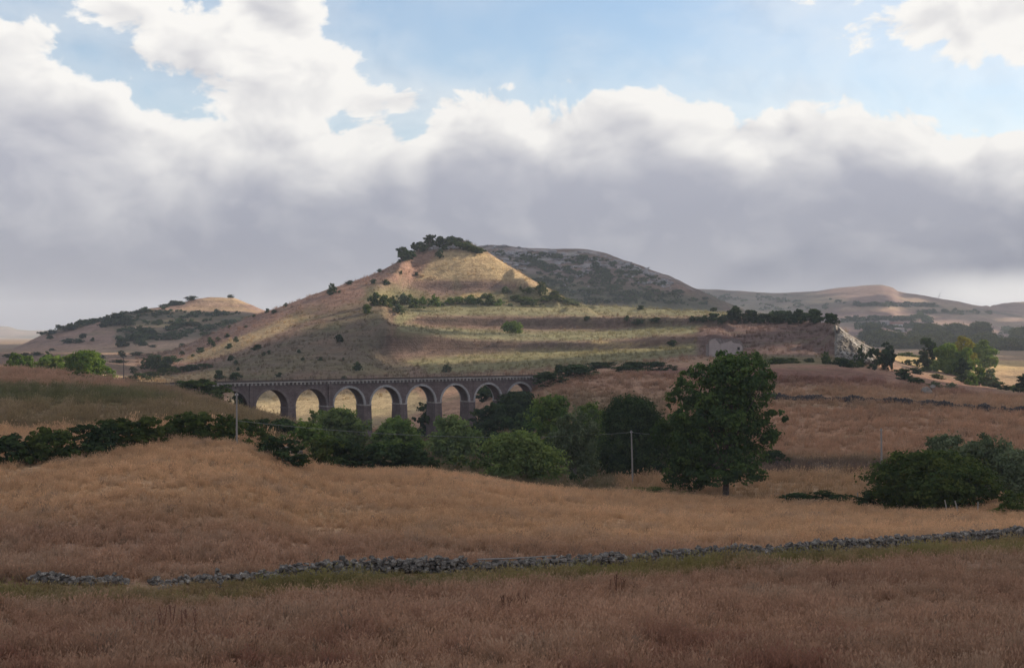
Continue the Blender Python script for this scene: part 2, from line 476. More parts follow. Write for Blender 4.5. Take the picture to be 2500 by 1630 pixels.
# ground colours (what grows where, plus sun and shade painted on the hill)
DRY = (0.385, 0.235, 0.155); DRY2 = (0.56, 0.355, 0.205); RUST = (0.21, 0.105, 0.080); GOLD = (0.47, 0.335, 0.165); OLIVE = (0.150, 0.150, 0.068)
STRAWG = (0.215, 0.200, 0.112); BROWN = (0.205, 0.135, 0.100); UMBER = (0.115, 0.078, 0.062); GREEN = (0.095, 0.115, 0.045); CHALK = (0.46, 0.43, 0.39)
tone = np.empty(G.Z.shape + (3,)); tone[:] = DRY
wob = 14 * fbm(G.X / 30, YG / 14, 4, 40)
wobs = 5 * fbm(G.X / 15, YG / 8, 3, 44)
def paint(color, pts, soft=10, y0=0, y1=1e9, a=1.0, wob_k=0.5, rag=0.0):
    m = poly_mask(PXG + wob * wob_k, PYG + wobs * wob_k, pts, soft) * ((YG >= y0) & (YG <= y1)) * a
    if rag:
        m = m * np.clip(0.5 + rag * fbm(G.X / 12, YG / 12, 4, 60), 0, 1)
    tone[:] = tone + m[..., None] * (np.array(color) - tone)
def paintY(color, y0, y1, soft, a=1.0):
    m = np.clip((YG - y0) / soft, 0, 1) * np.clip((y1 - YG) / soft, 0, 1) * a
    tone[:] = tone + m[..., None] * (np.array(color) - tone)
paintY(DRY2, 95, 240, 20)
paintY((0.225, 0.165, 0.098), 205, 440, 25, .8)
paintY(BROWN, 560, 1000, 60)
paintY((0.27, 0.19, 0.13), 1020, 9000, 60)
# the hillock at the left: green-brown grass with a dark green strip along its top
paint((0.24, 0.175, 0.095), [(-900, 925), (200, 940), (480, 975), (640, 1010), (800, 1050), (700, 1090), (-900, 1120)], 14, 205, 400)
paint(GREEN, [(-900, 940), (0, 940), (180, 930), (320, 955), (440, 975), (300, 985), (0, 985), (-900, 985)], 12, 205, 400, .75, 1)
paint(DRY, [(-900, 895), (0, 890), (180, 905), (330, 938), (300, 950), (0, 938), (-900, 930)], 8, 205, 460, 1)
# valley floor grass
paint((0.17, 0.135, 0.075), [(760, 1060), (1300, 1060), (1600, 1090), (1620, 1220), (760, 1180)], 20, 190, 470)
# right-hand field and the slope above its wall
paint((0.42, 0.245, 0.150), [(1620, 985), (2600, 1010), (2600, 1130), (1650, 1112)], 8, 250, 470)
paint(UMBER, [(1640, 1122), (1900, 1126), (2160, 1128), (2160, 1160), (1900, 1158), (1640, 1152)], 6, 230, 320, .85)
paint((0.40, 0.255, 0.145), [(1500, 1165), (2600, 1150), (2600, 1260), (1500, 1225)], 8, 190, 262)
paint((0.39, 0.235, 0.155), [(1340, 925), (1450, 912), (1600, 908), (1660, 925), (1560, 950), (1400, 948)], 8, 400, 540)
paint(RUST, [(1500, 905), (1700, 895), (2060, 895), (2160, 915), (2160, 940), (1880, 940), (1640, 920)], 9, 420, 560, .9)
paint((0.42, 0.255, 0.155), [(1860, 945), (2600, 975), (2600, 1012), (1860, 985)], 8, 380, 470, .9)
paint(RUST, [(2120, 900), (2480, 950), (2350, 968), (2150, 945)], 8, 420, 600, .5)
# golden stubble behind the arches and at the hill's left foot
paint((0.36, 0.275, 0.16), [(560, 955), (1010, 955), (1060, 985), (980, 1030), (800, 1065), (560, 1060)], 10, 455, 640)
paint((0.40, 0.285, 0.16), [(250, 915), (420, 918), (560, 900), (620, 905), (500, 935), (330, 945)], 6, 440, 720, .9)
# main hill
paint((0.245, 0.150, 0.115), [(380, 885), (620, 760), (1000, 630), (1110, 580), (1330, 700), (1240, 730), (900, 740), (760, 760), (480, 900)], 14, 640, 1000)
paint((0.38, 0.275, 0.155), [(430, 880), (560, 830), (700, 775), (760, 770), (700, 805), (560, 862), (470, 885)], 6, 640, 1000, .9)  # sunlit strip on the left flank, painted as a brighter tone
paint((0.42, 0.31, 0.175), [(1050, 640), (1075, 612), (1180, 612), (1240, 645), (1320, 700), (1250, 690), (1010, 683)], 8, 640, 1000, .95)  # sun on the right side of the peak, put into the colour
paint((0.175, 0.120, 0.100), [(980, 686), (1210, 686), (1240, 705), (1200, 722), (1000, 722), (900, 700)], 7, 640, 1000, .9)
paint((0.155, 0.145, 0.075), [(890, 700), (1000, 705), (1060, 725), (1230, 705), (1330, 700), (1450, 742), (1200, 750), (960, 752), (880, 735)], 12, 640, 1000, .85, 1)
paint(GOLD, [(1130, 718), (1185, 716), (1190, 724), (1120, 728)], 5, 640, 1000, .8)
paint(GOLD, [(1230, 738), (1320, 735), (1350, 748), (1240, 748)], 5, 640, 1000, .7)
paint(STRAWG, [(985, 745), (1450, 742), (1780, 752), (1900, 772), (1750, 772), (1020, 770), (985, 790), (1050, 800), (1260, 808), (1450, 808), (1720, 790), (1700, 812), (1450, 832), (1250, 832), (1080, 824), (975, 808), (960, 780)], 6, 640, 1000, .95)  # straw-green grass, with the light on lips and flats painted in
paint(UMBER, [(1030, 774), (1250, 776), (1450, 777), (1780, 776), (1780, 792), (1450, 800), (1250, 798), (1050, 792)], 3, 640, 1000, .9, .3)  # upper riser: dark scrub and soil with the bank's shade painted in
paint(UMBER, [(880, 815), (1000, 818), (1250, 838), (1460, 838), (1600, 826), (1760, 815), (1750, 838), (1500, 850), (1250, 856), (1000, 850), (860, 850)], 4, 600, 1000, .8, .4)  # lower riser: dark soil plus painted shade below the lip
paint((0.22, 0.20, 0.10), [(980, 880), (1250, 858), (1500, 850), (1720, 838), (1720, 862), (1500, 890), (1250, 905), (1050, 912)], 10, 560, 1000, .9, 1)
paint((0.40, 0.30, 0.15), [(1450, 832), (1560, 838), (1540, 846), (1440, 840)], 4, 560, 1000, .8)
paint((0.135, 0.110, 0.078), [(520, 895), (900, 745), (965, 785), (940, 850), (1000, 900), (560, 930)], 12, 560, 1000, .75, 1)  # shadow right of the diagonal edge, painted as a darker green-brown
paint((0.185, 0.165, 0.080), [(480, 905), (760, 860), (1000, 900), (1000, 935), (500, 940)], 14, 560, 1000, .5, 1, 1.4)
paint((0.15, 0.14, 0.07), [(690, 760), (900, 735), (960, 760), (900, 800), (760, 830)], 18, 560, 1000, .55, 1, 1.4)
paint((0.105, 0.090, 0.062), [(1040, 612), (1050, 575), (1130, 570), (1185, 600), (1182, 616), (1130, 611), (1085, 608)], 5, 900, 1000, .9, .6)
# the spur above the ruin
paint((0.150, 0.098, 0.085), [(1700, 800), (1800, 790), (2040, 790), (2060, 870), (1900, 878), (1700, 868)], 8, 520, 800, .9)
paint((0.13, 0.135, 0.06), [(1840, 868), (2060, 872), (2060, 890), (1840, 888)], 6, 480, 800, .8)
paint((0.26, 0.22, 0.15), [(2035, 790), (2070, 800), (2135, 850), (2135, 895), (2040, 885)], 6, 520, 800, .8)
# fields at the right edge
paint(GOLD, [(2130, 860), (2600, 880), (2600, 930), (2400, 925), (2130, 895)], 8, 640, 1000, .85)
paint((0.36, 0.245, 0.15), [(2380, 905), (2600, 900), (2600, 960), (2440, 958)], 8, 520, 900, .8)
tone = np.clip(tone, 0.01, 0.8)
# strip of greener grass along the front of the stone wall
wallY = np.interp(PXG, [a[0] for a in WALL], [a[1] for a in WALL])
sw = 3.8 * (wallY / 80) ** 1.7
gs = np.clip(1.3 - np.abs(YG - (wallY - sw)) / sw, 0, 1) * np.clip(0.65 + 0.9 * fbm(G.X / 6, YG / 3, 3, 70), 0, 1)
tone[:] = tone + 0.8 * gs[..., None] * (np.array((0.14, 0.13, 0.05)) - tone)
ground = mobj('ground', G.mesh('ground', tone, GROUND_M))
tag(ground, 'dry brown grass fields, valley and terraced hill', None, None, 'structure')

# ------------------------------------------------------------------ further hills
def hill_rough(k, sx, sy, seed):
    def fn(X, Y, s):
        e = np.clip((Y - s.rows[0]) / 60, 0, 1)
        return e * k * (fbm(X / sx, Y / sy, 5, seed, 0.55))
    return fn
LH_CREST = [(-700, 1500, 900), (-200, 1480, 880), (0, 1470, 858), (46, 1460, 845), (89, 1460, 822), (142, 1450, 803), (195, 1450, 789), (262, 1455, 777), (330, 1460, 760), (390, 1480, 750), (440, 1500, 740), (480, 1510, 728),
            (520, 1515, 725), (567, 1520, 726), (603, 1515, 739), (645, 1510, 757), (720, 1500, 790), (850, 1480, 840), (1000, 1450, 880)]
LH = Loft([[(-700, 1060, 895), (0, 1060, 880), (300, 1040, 880), (600, 1040, 885), (1000, 1040, 900)],
           [(-700, 1150, 890), (0, 1150, 862), (200, 1150, 856), (400, 1140, 852), (600, 1140, 850), (1000, 1140, 890)],
           [(-700, 1250, 892), (0, 1250, 858), (150, 1250, 838), (300, 1250, 830), (450, 1250, 826), (600, 1250, 824), (1000, 1250, 885)],
           [(-700, 1340, 893), (0, 1340, 856), (150, 1340, 822), (260, 1345, 803), (400, 1350, 796), (600, 1350, 794), (720, 1350, 815), (1000, 1350, 882)],
           [(-700, 1400, 895), (0, 1400, 856), (100, 1400, 822), (195, 1400, 797), (262, 1405, 786), (330, 1410, 775), (450, 1420, 768), (600, 1420, 766), (680, 1420, 785), (1000, 1420, 882)],
           [(-700, 1440, 896), (0, 1440, 857), (100, 1440, 821), (195, 1440, 790), (262, 1445, 779), (330, 1450, 766), (420, 1460, 758), (520, 1470, 757), (600, 1470, 757), (650, 1470, 764), (720, 1470, 795), (1000, 1440, 882)],
           LH_CREST,
           [(-700, 1560, 900), (0, 1560, 860), (300, 1560, 775), (520, 1570, 730), (700, 1570, 780), (1000, 1560, 890)],
           [(-700, 1800, 905), (1000, 1800, 905)]],
          np.concatenate([np.arange(-700, -20, 40), np.arange(-10, 720, 6), np.arange(730, 1000, 30)]), np.concatenate([np.arange(1045, 1540, 6), np.arange(1545, 1800, 20)]), hill_rough(2.2, 50, 35, 80))
def zone(loft, base):
    global tone, wob, wobs, PXG, PYG, YG, G
    G = loft
    PXG = np.broadcast_to(loft.cols[:, None], loft.Z.shape); PYG = loft.pyimg(); YG = loft.Y
    tone = np.empty(loft.Z.shape + (3,)); tone[:] = base
    wob = 10 * fbm(loft.X / 60, YG / 40, 4, 40); wobs = 4 * fbm(loft.X / 40, YG / 25, 3, 44)
GROUND = G
zone(LH, (0.235, 0.155, 0.120))
SCRUB = (0.065, 0.072, 0.042)
paint((0.31, 0.205, 0.135), [(430, 757), (470, 742), (570, 742), (650, 765), (560, 764)], 4)
paint((0.36, 0.255, 0.15), [(480, 735), (520, 724), (580, 726), (610, 742), (560, 740)], 4, a=.8)
paint(SCRUB, [(255, 775), (330, 757), (440, 760), (620, 768), (610, 800), (520, 800), (330, 795), (262, 800)], 7, a=.8, wob_k=1)
paint(SCRUB, [(280, 805), (420, 800), (560, 800), (540, 825), (400, 828), (300, 845), (280, 825)], 8, a=.65, wob_k=1)
paint(SCRUB, [(95, 815), (160, 793), (260, 778), (200, 800), (130, 815)], 6, a=.7, wob_k=1)
paint((0.33, 0.225, 0.15), [(0, 860), (300, 840), (480, 828), (540, 830), (420, 860), (0, 900)], 8, a=.6)
far_hill = mobj('far_hill', LH.mesh('far_hill', np.clip(tone, .01, 1), HILL_M))
tag(far_hill, 'scrub-covered flat-topped hill behind the valley at the left', None, None, 'structure')

PH_CREST = [(300, 1850, 900), (600, 1860, 850), (800, 1870, 770), (1000, 1885, 660), (1100, 1890, 615), (1175, 1900, 600), (1250, 1905, 603), (1317, 1910, 609), (1400, 1910, 614), (1444, 1905, 618), (1507, 1895, 632), (1561, 1885, 647),
            (1597, 1880, 663), (1642, 1870, 682), (1696, 1860, 708), (1760, 1850, 735), (1850, 1840, 775), (2000, 1820, 830), (2200, 1800, 860)]
def ph(f, g):
    def fn(px):
        Yc = lerp_tab(PH_CREST, px, 1); zc = (HY - lerp_tab(PH_CREST, px, 2)) / F * Yc
        Y = 1320 + f * (Yc - 1320); z = -26 + g * (zc + 26)
        return Y, HY - z / Y * F
    return fn
PH = Loft([[(300, 1320, 885), (2200, 1320, 885)], ph(.3, .20), ph(.55, .45), ph(.75, .70), ph(.88, .86), ph(.92, .93), PH_CREST, ph(1.12, .97), ph(1.6, .5), ph(2.2, 0.0)],
          np.concatenate([np.arange(300, 1000, 20), np.arange(1005, 1760, 5), np.arange(1780, 2200, 20)]), np.concatenate([np.arange(1320, 1700, 10), np.arange(1702, 1930, 4), np.arange(1940, 2600, 30)]), hill_rough(6.0, 90, 50, 90))
zone(PH, (0.150, 0.108, 0.088))
paint((0.062, 0.070, 0.042), [(1250, 660), (1400, 690), (1560, 705), (1760, 725), (1760, 800), (1100, 800), (1150, 690)], 16, a=.8, wob_k=1.6)
paint((0.19, 0.125, 0.098), [(1500, 650), (1600, 668), (1690, 706), (1640, 715), (1540, 680)], 9, a=.8, wob_k=1)
rocky = np.clip(fbm(PH.X / 35, PH.Y / 10, 5, 101, .6) * 2.2 + 0.25, 0, 1)
m = poly_mask(PXG, PYG, [(1120, 590), (1250, 595), (1450, 612), (1560, 640), (1690, 706), (1600, 680), (1480, 655), (1380, 665), (1250, 655), (1150, 640)], 12) * rocky
tone += (m * .85)[..., None] * (np.array((0.36, 0.34, 0.35)) - tone)
plateau = mobj('plateau_hill', PH.mesh('plateau_hill', np.clip(tone, .01, 1), HILL_M))
tag(plateau, 'broad scrubby plateau hill with pale rock along its rim', None, None, 'structure')

FR_CREST = [(-200, 3300, 850), (600, 3350, 800), (1200, 3400, 740), (1500, 3450, 716), (1700, 3480, 709), (1800, 3500, 712), (1900, 3500, 716), (1988, 3500, 714), (2039, 3500, 707), (2093, 3500, 702), (2148, 3500, 699), (2181, 3500, 706), (2192, 3500, 714),
            (2244, 3480, 722), (2336, 3450, 736), (2399, 3450, 748), (2430, 3700, 747), (2453, 3800, 743), (2500, 3850, 741), (2800, 3900, 725), (3400, 3800, 760), (4200, 3600, 820)]
def fr(f, g):
    def fn(px):
        Yc = lerp_tab(FR_CREST, px, 1); zc = (HY - lerp_tab(FR_CREST, px, 2)) / F * Yc
        Y = 1500 + f * (Yc - 1500); z = -30 + g * (zc + 30)
        return Y, HY - z / Y * F
    return fn
FR = Loft([fr(0, 0), fr(.12, .03), fr(.3, .14), fr(.55, .36), fr(.75, .62), fr(.9, .86), FR_CREST, fr(1.1, .9), fr(1.5, .3), fr(1.9, 0)],
          np.concatenate([np.arange(-200, 1600, 60), np.arange(1610, 2620, 6), np.arange(2640, 4200, 60)]), np.concatenate([np.arange(1500, 2600, 16), np.arange(2610, 3900, 11), np.arange(3920, 6500, 120)]), hill_rough(9.0, 220, 120, 110))
zone(FR, (0.215, 0.145, 0.125))
paint((0.105, 0.100, 0.068), [(1640, 705), (1990, 715), (2100, 735), (2000, 765), (1640, 770)], 10, a=.75, wob_k=1.5)
paint((0.33, 0.235, 0.165), [(2060, 748), (2240, 745), (2260, 758), (2050, 762)], 5, a=.8)
paint((0.33, 0.24, 0.17), [(2190, 722), (2330, 738), (2420, 760), (2230, 755)], 6, a=.7)
paint((0.27, 0.18, 0.145), [(2040, 768), (2250, 765), (2520, 765), (2520, 800), (2270, 800), (2060, 782)], 6, a=.8)
for seg in ([(2060, 742), (2290, 744), (2300, 750), (2060, 748)], [(2240, 760), (2420, 763), (2420, 768), (2240, 766)], [(2050, 780), (2240, 776), (2240, 782), (2050, 787)], [(2236, 762), (2248, 762), (2275, 792), (2262, 792)], [(2380, 750), (2500, 772), (2500, 778), (2380, 755)], [(2440, 808), (2520, 806), (2520, 814), (2440, 814)]):
    paint((0.062, 0.068, 0.048), seg, 3, a=.85, wob_k=.5)
ridge = mobj('distant_ridge', FR.mesh('distant_ridge', np.clip(tone, .01, 1), RIDGE_M))
tag(ridge, 'long distant ridge with brown fields behind the right valley', None, None, 'structure')

DH = Loft([[(-3000, 3900, 850), (900, 3900, 850)],
           [(-3000, 5200, 822), (0, 5200, 822), (150, 5200, 826), (900, 5200, 850)],
           [(-3000, 6000, 780), (-400, 6000, 790), (0, 6000, 796), (20, 6000, 797), (45, 6000, 804), (110, 6100, 806), (250, 6100, 812), (500, 6100, 826), (900, 6100, 850)],
           [(-3000, 7500, 830), (900, 7500, 850)]],
          np.concatenate([np.arange(-3000, -60, 120), np.arange(-60, 300, 10), np.arange(320, 900, 40)]), np.concatenate([np.arange(3900, 6200, 40), np.arange(6250, 7500, 150)]), hill_rough(7, 260, 200, 120))
zone(DH, (0.24, 0.19, 0.16))
paint((0.10, 0.10, 0.08), [(-100, 815), (30, 822), (120, 815), (120, 835), (-100, 830)], 6, a=.7)
paint((0.52, 0.43, 0.31), [(-100, 822), (60, 828), (60, 842), (-100, 842)], 4, a=.8)
dh = mobj('distant_hills', DH.mesh('distant_hills', np.clip(tone, .01, 1), RIDGE_M))
tag(dh, 'faint pale hills on the horizon at the left edge', None, None, 'structure')
G = GROUND

# ------------------------------------------------------------------ plant materials
def leaf_material(name, color, color2, trans=0.22):
    m, n, out = new_mat(name)
    at = n.new('ShaderNodeAttribute', attribute_name='tint')
    oi = n.new('ShaderNodeObjectInfo')
    geo = n.new('ShaderNodeNewGeometry')
    t = at.outputs['Fac']
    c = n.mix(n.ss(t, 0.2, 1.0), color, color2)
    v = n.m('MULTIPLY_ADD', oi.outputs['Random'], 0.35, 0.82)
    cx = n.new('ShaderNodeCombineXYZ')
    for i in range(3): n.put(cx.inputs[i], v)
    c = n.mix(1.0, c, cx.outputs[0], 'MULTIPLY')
    d = n.new('ShaderNodeBsdfDiffuse'); n.put(d.inputs[0], c); d.inputs[1].default_value = 0.6
    tr = n.new('ShaderNodeBsdfTranslucent'); n.put(tr.inputs[0], n.mix(1.0, c, (1.0, 1.12, 0.55), 'MULTIPLY'))
    mx = n.new('ShaderNodeMixShader'); mx.inputs[0].default_value = trans
    n.put(mx.inputs[1], d.outputs[0]); n.put(mx.inputs[2], tr.outputs[0])
    n.put(out.inputs[0], mx.outputs[0])
    return m

LEAF_OAK = leaf_material('oak_leaf', (0.049, 0.081, 0.035), (0.113, 0.167, 0.049))
LEAF_DARK = leaf_material('evergreen_leaf', (0.034, 0.055, 0.029), (0.075, 0.107, 0.044))
LEAF_MASTIC = leaf_material('mastic_leaf', (0.051, 0.078, 0.027), (0.119, 0.142, 0.041))
LEAF_WILLOW = leaf_material('willow_leaf', (0.127, 0.176, 0.066), (0.254, 0.302, 0.101), .3)
LEAF_OLIVE = leaf_material('olive_leaf', (0.110, 0.138, 0.078), (0.205, 0.235, 0.135))
LEAF_LIME = leaf_material('poplar_leaf', (0.088, 0.150, 0.034), (0.180, 0.245, 0.055), .35)  # yellow-green of leaves in sun put into the leaf colour
LEAF_GREEN = leaf_material('fresh_leaf', (0.097, 0.153, 0.045), (0.201, 0.258, 0.068), .3)
LEAF_YELLOW = leaf_material('yellow_leaf', (0.22, 0.20, 0.03), (0.34, 0.29, 0.045), .3)

def bark_material(name, c1, c2):
    m, n, out = new_mat(name)
    tcn = n.new('ShaderNodeTexCoord')
    nz = n.noise(n.vmul(tcn.outputs['Object'], (6.0, 6.0, 1.2)), 2.0, 6.0, 0.65)
    principled(n, out, n.mix(n.ss(nz, 0.35, 0.65), c1, c2), 0.95, 0.05, bump(n, nz, 0.8, 0.05))
    return m
BARK = bark_material('bark', (0.055, 0.042, 0.034), (0.15, 0.12, 0.10))
BARK_PALE = bark_material('pale_bark', (0.13, 0.115, 0.10), (0.28, 0.25, 0.22))

def leaf_cloud(lobes, density, size, seed, up=0.0, aspect=0.62):
    """leaf-sized faces in clumps over and through the lobes of a crown.
    lobes: (cx, cy, cz, rx, ry, rz); density: leaves per square metre of lobe surface"""
    rng = np.random.default_rng(seed)
    C_, N_, T_ = [], [], []
    for l in lobes:
        c = np.array(l[:3]); r = np.array(l[3:])
        area = 4 * math.pi * ((r[0] * r[1]) ** 1.6 / 3 + (r[0] * r[2]) ** 1.6 / 3 + (r[1] * r[2]) ** 1.6 / 3) ** (1 / 1.6)
        n = int(max(12, area * density))
        ncl = int(np.clip(n / 34, 5, 40))
        d = rng.normal(size=(ncl, 3)); d[:, 2] += 0.35; d /= np.linalg.norm(d, axis=1)[:, None]
        rad = rng.uniform(0.40, 1.0, ncl) ** 0.6
        cc = d * rad[:, None]
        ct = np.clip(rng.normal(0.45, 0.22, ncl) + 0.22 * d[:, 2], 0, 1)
        k = rng.integers(0, ncl, n)
        sp = rng.uniform(0.11, 0.23, ncl)[k]
        p = cc[k] + rng.normal(size=(n, 3)) * sp[:, None] * (1.0, 1.0, 0.8)
        C_.append(c + p * r)
        out_ = (p - cc[k]) / sp[:, None]
        nn = out_ * 0.55 + p * 0.35 + rng.normal(size=(n, 3)) * 0.42 + np.array((0, 0, 0.35 + up))
        N_.append(nn / np.linalg.norm(nn, axis=1)[:, None])
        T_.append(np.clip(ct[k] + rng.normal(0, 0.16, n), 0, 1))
    c = np.concatenate(C_); nn = np.concatenate(N_); t = np.concatenate(T_)
    n = len(c)
    a = np.cross(nn, rng.normal(size=(n, 3))); a /= np.linalg.norm(a, axis=1)[:, None] + 1e-9
    if up > 0:      # sprays that point upwards (willow)
        a = a + np.array((0, 0, 1.4 * up)); a /= np.linalg.norm(a, axis=1)[:, None]
    b = np.cross(nn, a); b /= np.linalg.norm(b, axis=1)[:, None] + 1e-9
    s = size * rng.uniform(0.6, 1.35, n)[:, None]
    V = np.stack([c - a * s, c + b * s * aspect + nn * s * .12, c + a * s, c - b * s * aspect + nn * s * .12], 1).reshape(-1, 3)
    Q = np.arange(4 * n).reshape(-1, 4)
    return V, Q, np.repeat(t, 4)

def tube_np(pts, rads, sides=7):
    pts = np.asarray(pts, float); n = len(pts)
    V = []
    for i in range(n):
        d = pts[min(i + 1, n - 1)] - pts[max(i - 1, 0)]
        d /= np.linalg.norm(d) + 1e-9
        a = np.cross(d, (0.3, 1, 0.1)); a /= np.linalg.norm(a)
        b = np.cross(d, a)
        th = np.arange(sides) / sides * 2 * math.pi
        V.append(pts[i] + rads[i] * (np.cos(th)[:, None] * a + np.sin(th)[:, None] * b))
    Q = []
    for i in range(n - 1):
        for k in range(sides):
            k2 = (k + 1) % sides
            Q.append((i * sides + k, i * sides + k2, (i + 1) * sides + k2, (i + 1) * sides + k))
    return np.concatenate(V), np.array(Q)

def join_np(parts):
    V, Q, o = [], [], 0
    for v, q in parts:
        V.append(v); Q.append(np.asarray(q) + o); o += len(v)
    return np.concatenate(V), np.concatenate(Q)

def trunk_mesh(h, lobes, r0, fork, seed, mat, nlimb=7):
    rng = np.random.default_rng(seed)
    parts = []
    top = np.array((0.04 * h * rng.normal(), 0.04 * h * rng.normal(), fork))
    path = [np.array((0, 0, -0.4)), np.array((0, 0, 0.08 * fork)), top * .5 + np.array((.01 * h, 0, 0)) * [1, 1, 0], top]
    parts.append(tube_np(path, [r0 * 1.45, r0 * 1.05, r0 * .9, r0 * .78], 9))
    ls = sorted(lobes, key=lambda l: -l[3])[:nlimb]
    for l in ls:
        e = np.array(l[:3]) + np.array((0, 0, -.15 * l[5]))
        mid = top * .55 + e * .45 + rng.normal(size=3) * .04 * h
        parts.append(tube_np([top - np.array((0, 0, .12 * fork)), top * .8 + mid * .2, mid, e], [r0 * .62, r0 * .5, r0 * .32, r0 * .10], 6))
        for _ in range(2):
            q = e + rng.normal(size=3) * np.array(l[3:]) * .5
            parts.append(tube_np([mid, (mid + q) / 2 + rng.normal(size=3) * .02 * h, q], [r0 * .24, r0 * .15, r0 * .05], 5))
    V, Q = join_np(parts)
    return mesh_np('trunk', V, Q, smooth=True, mat=mat)

def auto_lobes(w_, h0, h1, seed, n=14, depth=None, shape='round'):
    """lobes filling a crown of width w_ between heights h0 and h1"""
    rng = np.random.default_rng(seed)
    d_ = depth or w_
    L = []
    H = h1 - h0
    for i in range(n):
        v = rng.uniform(0.10, 0.97)
        if shape == 'round': prof = math.sqrt(max(0.05, 1 - (2 * v - 0.85) ** 2 / 1.45))
        elif shape == 'dome': prof = math.sqrt(max(0.04, 1 - v * v * .92))
        elif shape == 'cone': prof = max(.15, 1.02 - v)
        else: prof = 0.75
        th = i * 2.399 + rng.uniform(-.4, .4)
        rr = math.sqrt(rng.uniform(0.05, 1)) * prof
        lr = rng.uniform(0.17, 0.27) * (0.7 + .5 * prof)
        cx = math.cos(th) * max(0, rr * .5 - lr * .55) * w_ * 1.2
        cy = math.sin(th) * max(0, rr * .5 - lr * .55) * d_ * 1.2
        rz = lr * (0.55 * w_ + .45 * H) * .85
        cz = h0 + min(max(v * H, rz * .75), H - rz * .92)
        L.append((cx, cy, cz, lr * w_, lr * d_, rz))
    return L

def tree(name, label, px0, px1, top, Y, mat, seed, category='tree', group=None, clear=0.14, n=16, shape='round', density=9.0, leaf=0.26, bark=BARK, lobes=None, up=0.0, r0=None, loft=None, nlimb=7):
    """a tree with trunk and crown parts standing on the ground at depth Y, its crown px0..px1 wide with its top at py `top`"""
    lf = loft or G
    pxc = (px0 + px1) / 2
    z0 = lf.zp(pxc, Y)
    x0 = (pxc - CX) / F * Y
    zt = (HY - top) / F * Y
    h = max(zt - z0, 1.2); wd = (px1 - px0) / F * Y
    root = empty(name, (x0, Y, z0))
    tag(root, label, category, group)
    L = lobes if lobes is not None else auto_lobes(wd, clear * h, h, seed, n, wd * .85, shape)
    V, Q, t = leaf_cloud(L, density, leaf, seed, up)
    if lobes is None:       # fit the crown to its measured width and height
        e0, e1 = np.percentile(V[:, 0], (1.5, 98.5)); zt_ = np.percentile(V[:, 2], 99.3); zl = np.percentile(V[:, 2], 2)
        V[:, 0] = (V[:, 0] - (e0 + e1) / 2) * wd / (e1 - e0); V[:, 1] *= .85 * wd / (e1 - e0)
        lo_ = max(clear * h * .8, 0.0)
        V[:, 2] = lo_ + (V[:, 2] - zl) * (h - lo_) / (zt_ - zl)
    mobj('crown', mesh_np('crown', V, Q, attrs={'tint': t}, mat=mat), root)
    mobj('trunk', trunk_mesh(h, L, r0 or max(.06, .022 * h), max(.35, clear * h * 1.15 + .06 * h), seed, bark, nlimb), root)
    return root

# shrub prototypes (one metre wide, base at 0), shared between the copies
SHRUB = {}
def shrub_mesh(kind, mat, i):
    key = (kind, i)
    if key not in SHRUB:
        L = auto_lobes(1.0, -0.04, 0.72, 500 + i * 7 + len(kind), 18, 0.85, 'dome')
        far_ = kind.startswith('far')
        V, Q, t = leaf_cloud(L, 120 if far_ else 240, 0.055 if far_ else 0.038, 900 + i)
        e0, e1 = np.percentile(V[:, 0], (2, 98)); zt_ = np.percentile(V[:, 2], 98.5); zl = np.percentile(V[:, 2], 4)
        V[:, 0] = (V[:, 0] - (e0 + e1) / 2) / (e1 - e0); V[:, 1] /= (e1 - e0); V[:, 2] = (V[:, 2] - zl) * .74 / (zt_ - zl) - .02
        SHRUB[key] = mesh_np('shrub', V, Q, attrs={'tint': t}, mat=mat)
    return SHRUB[key]
SHN = [0]
def shrub(px, base, wpx, hpx, label, group=None, mat=LEAF_DARK, kind='near', Y=None, loft=None, y0=0, y1=1e9, name='shrub', category='shrub'):
    """one bush: photo px of its middle, py of its foot, width and height in photo pixels"""
    lf = loft or G
    if Y is None: Y = lf.hit(px, base, y0, y1)
    SHN[0] += 1
    i = SHN[0] % 5
    key = kind + mat.name
    me = shrub_mesh(key if kind != 'far' else 'far' + mat.name, mat, i)
    z = lf.zp(px, Y)
    o = mobj(name, me)
    wd = wpx / F * Y; h = hpx / F * Y
    o.location = ((px - CX) / F * Y, Y, z - .03 * h)
    o.scale = (wd, wd * .9, h / 0.72)
    o.rotation_euler = (0, 0, (SHN[0] * 2.4) % 6.28 if abs(wd / max(h, .1)) < 2.2 else 0)
    tag(o, label, category, group)
    return o

# ------------------------------------------------------------------ stone materials
def stone_material(name, c1, c2, c3, scale=2.5, lichen=True):
    m, n, out = new_mat(name)
    tcn = n.new('ShaderNodeTexCoord'); oi = n.new('ShaderNodeObjectInfo')
    geo = n.new('ShaderNodeNewGeometry')
    P = geo.outputs['Position']
    a = n.noise(P, scale, 6.0, 0.65); b = n.noise(P, scale * 4.1, 5.0, 0.7)
    island = n.m('FRACT', n.add(geo.outputs['Random Per Island'], oi.outputs['Random']))
    c = n.mix(island, c1, c2)
    c = n.mix(n.ss(a, 0.50, 0.66), c, c3)
    c = n.mix(n.mul(n.ss(b, 0.35, 0.62, 1.0, 0.0), 0.55), c, tuple(v * .35 for v in c1))
    principled(n, out, c, 0.92, 0.12, bump(n, n.add(a, b), 0.8, 0.05))
    return m
STONE = stone_material('field_stone', (0.11, 0.095, 0.084), (0.26, 0.228, 0.198), (0.42, 0.375, 0.32))
STONE_DARK = stone_material('dark_field_stone', (0.06, 0.053, 0.053), (0.11, 0.095, 0.09), (0.18, 0.16, 0.145), 1.2)
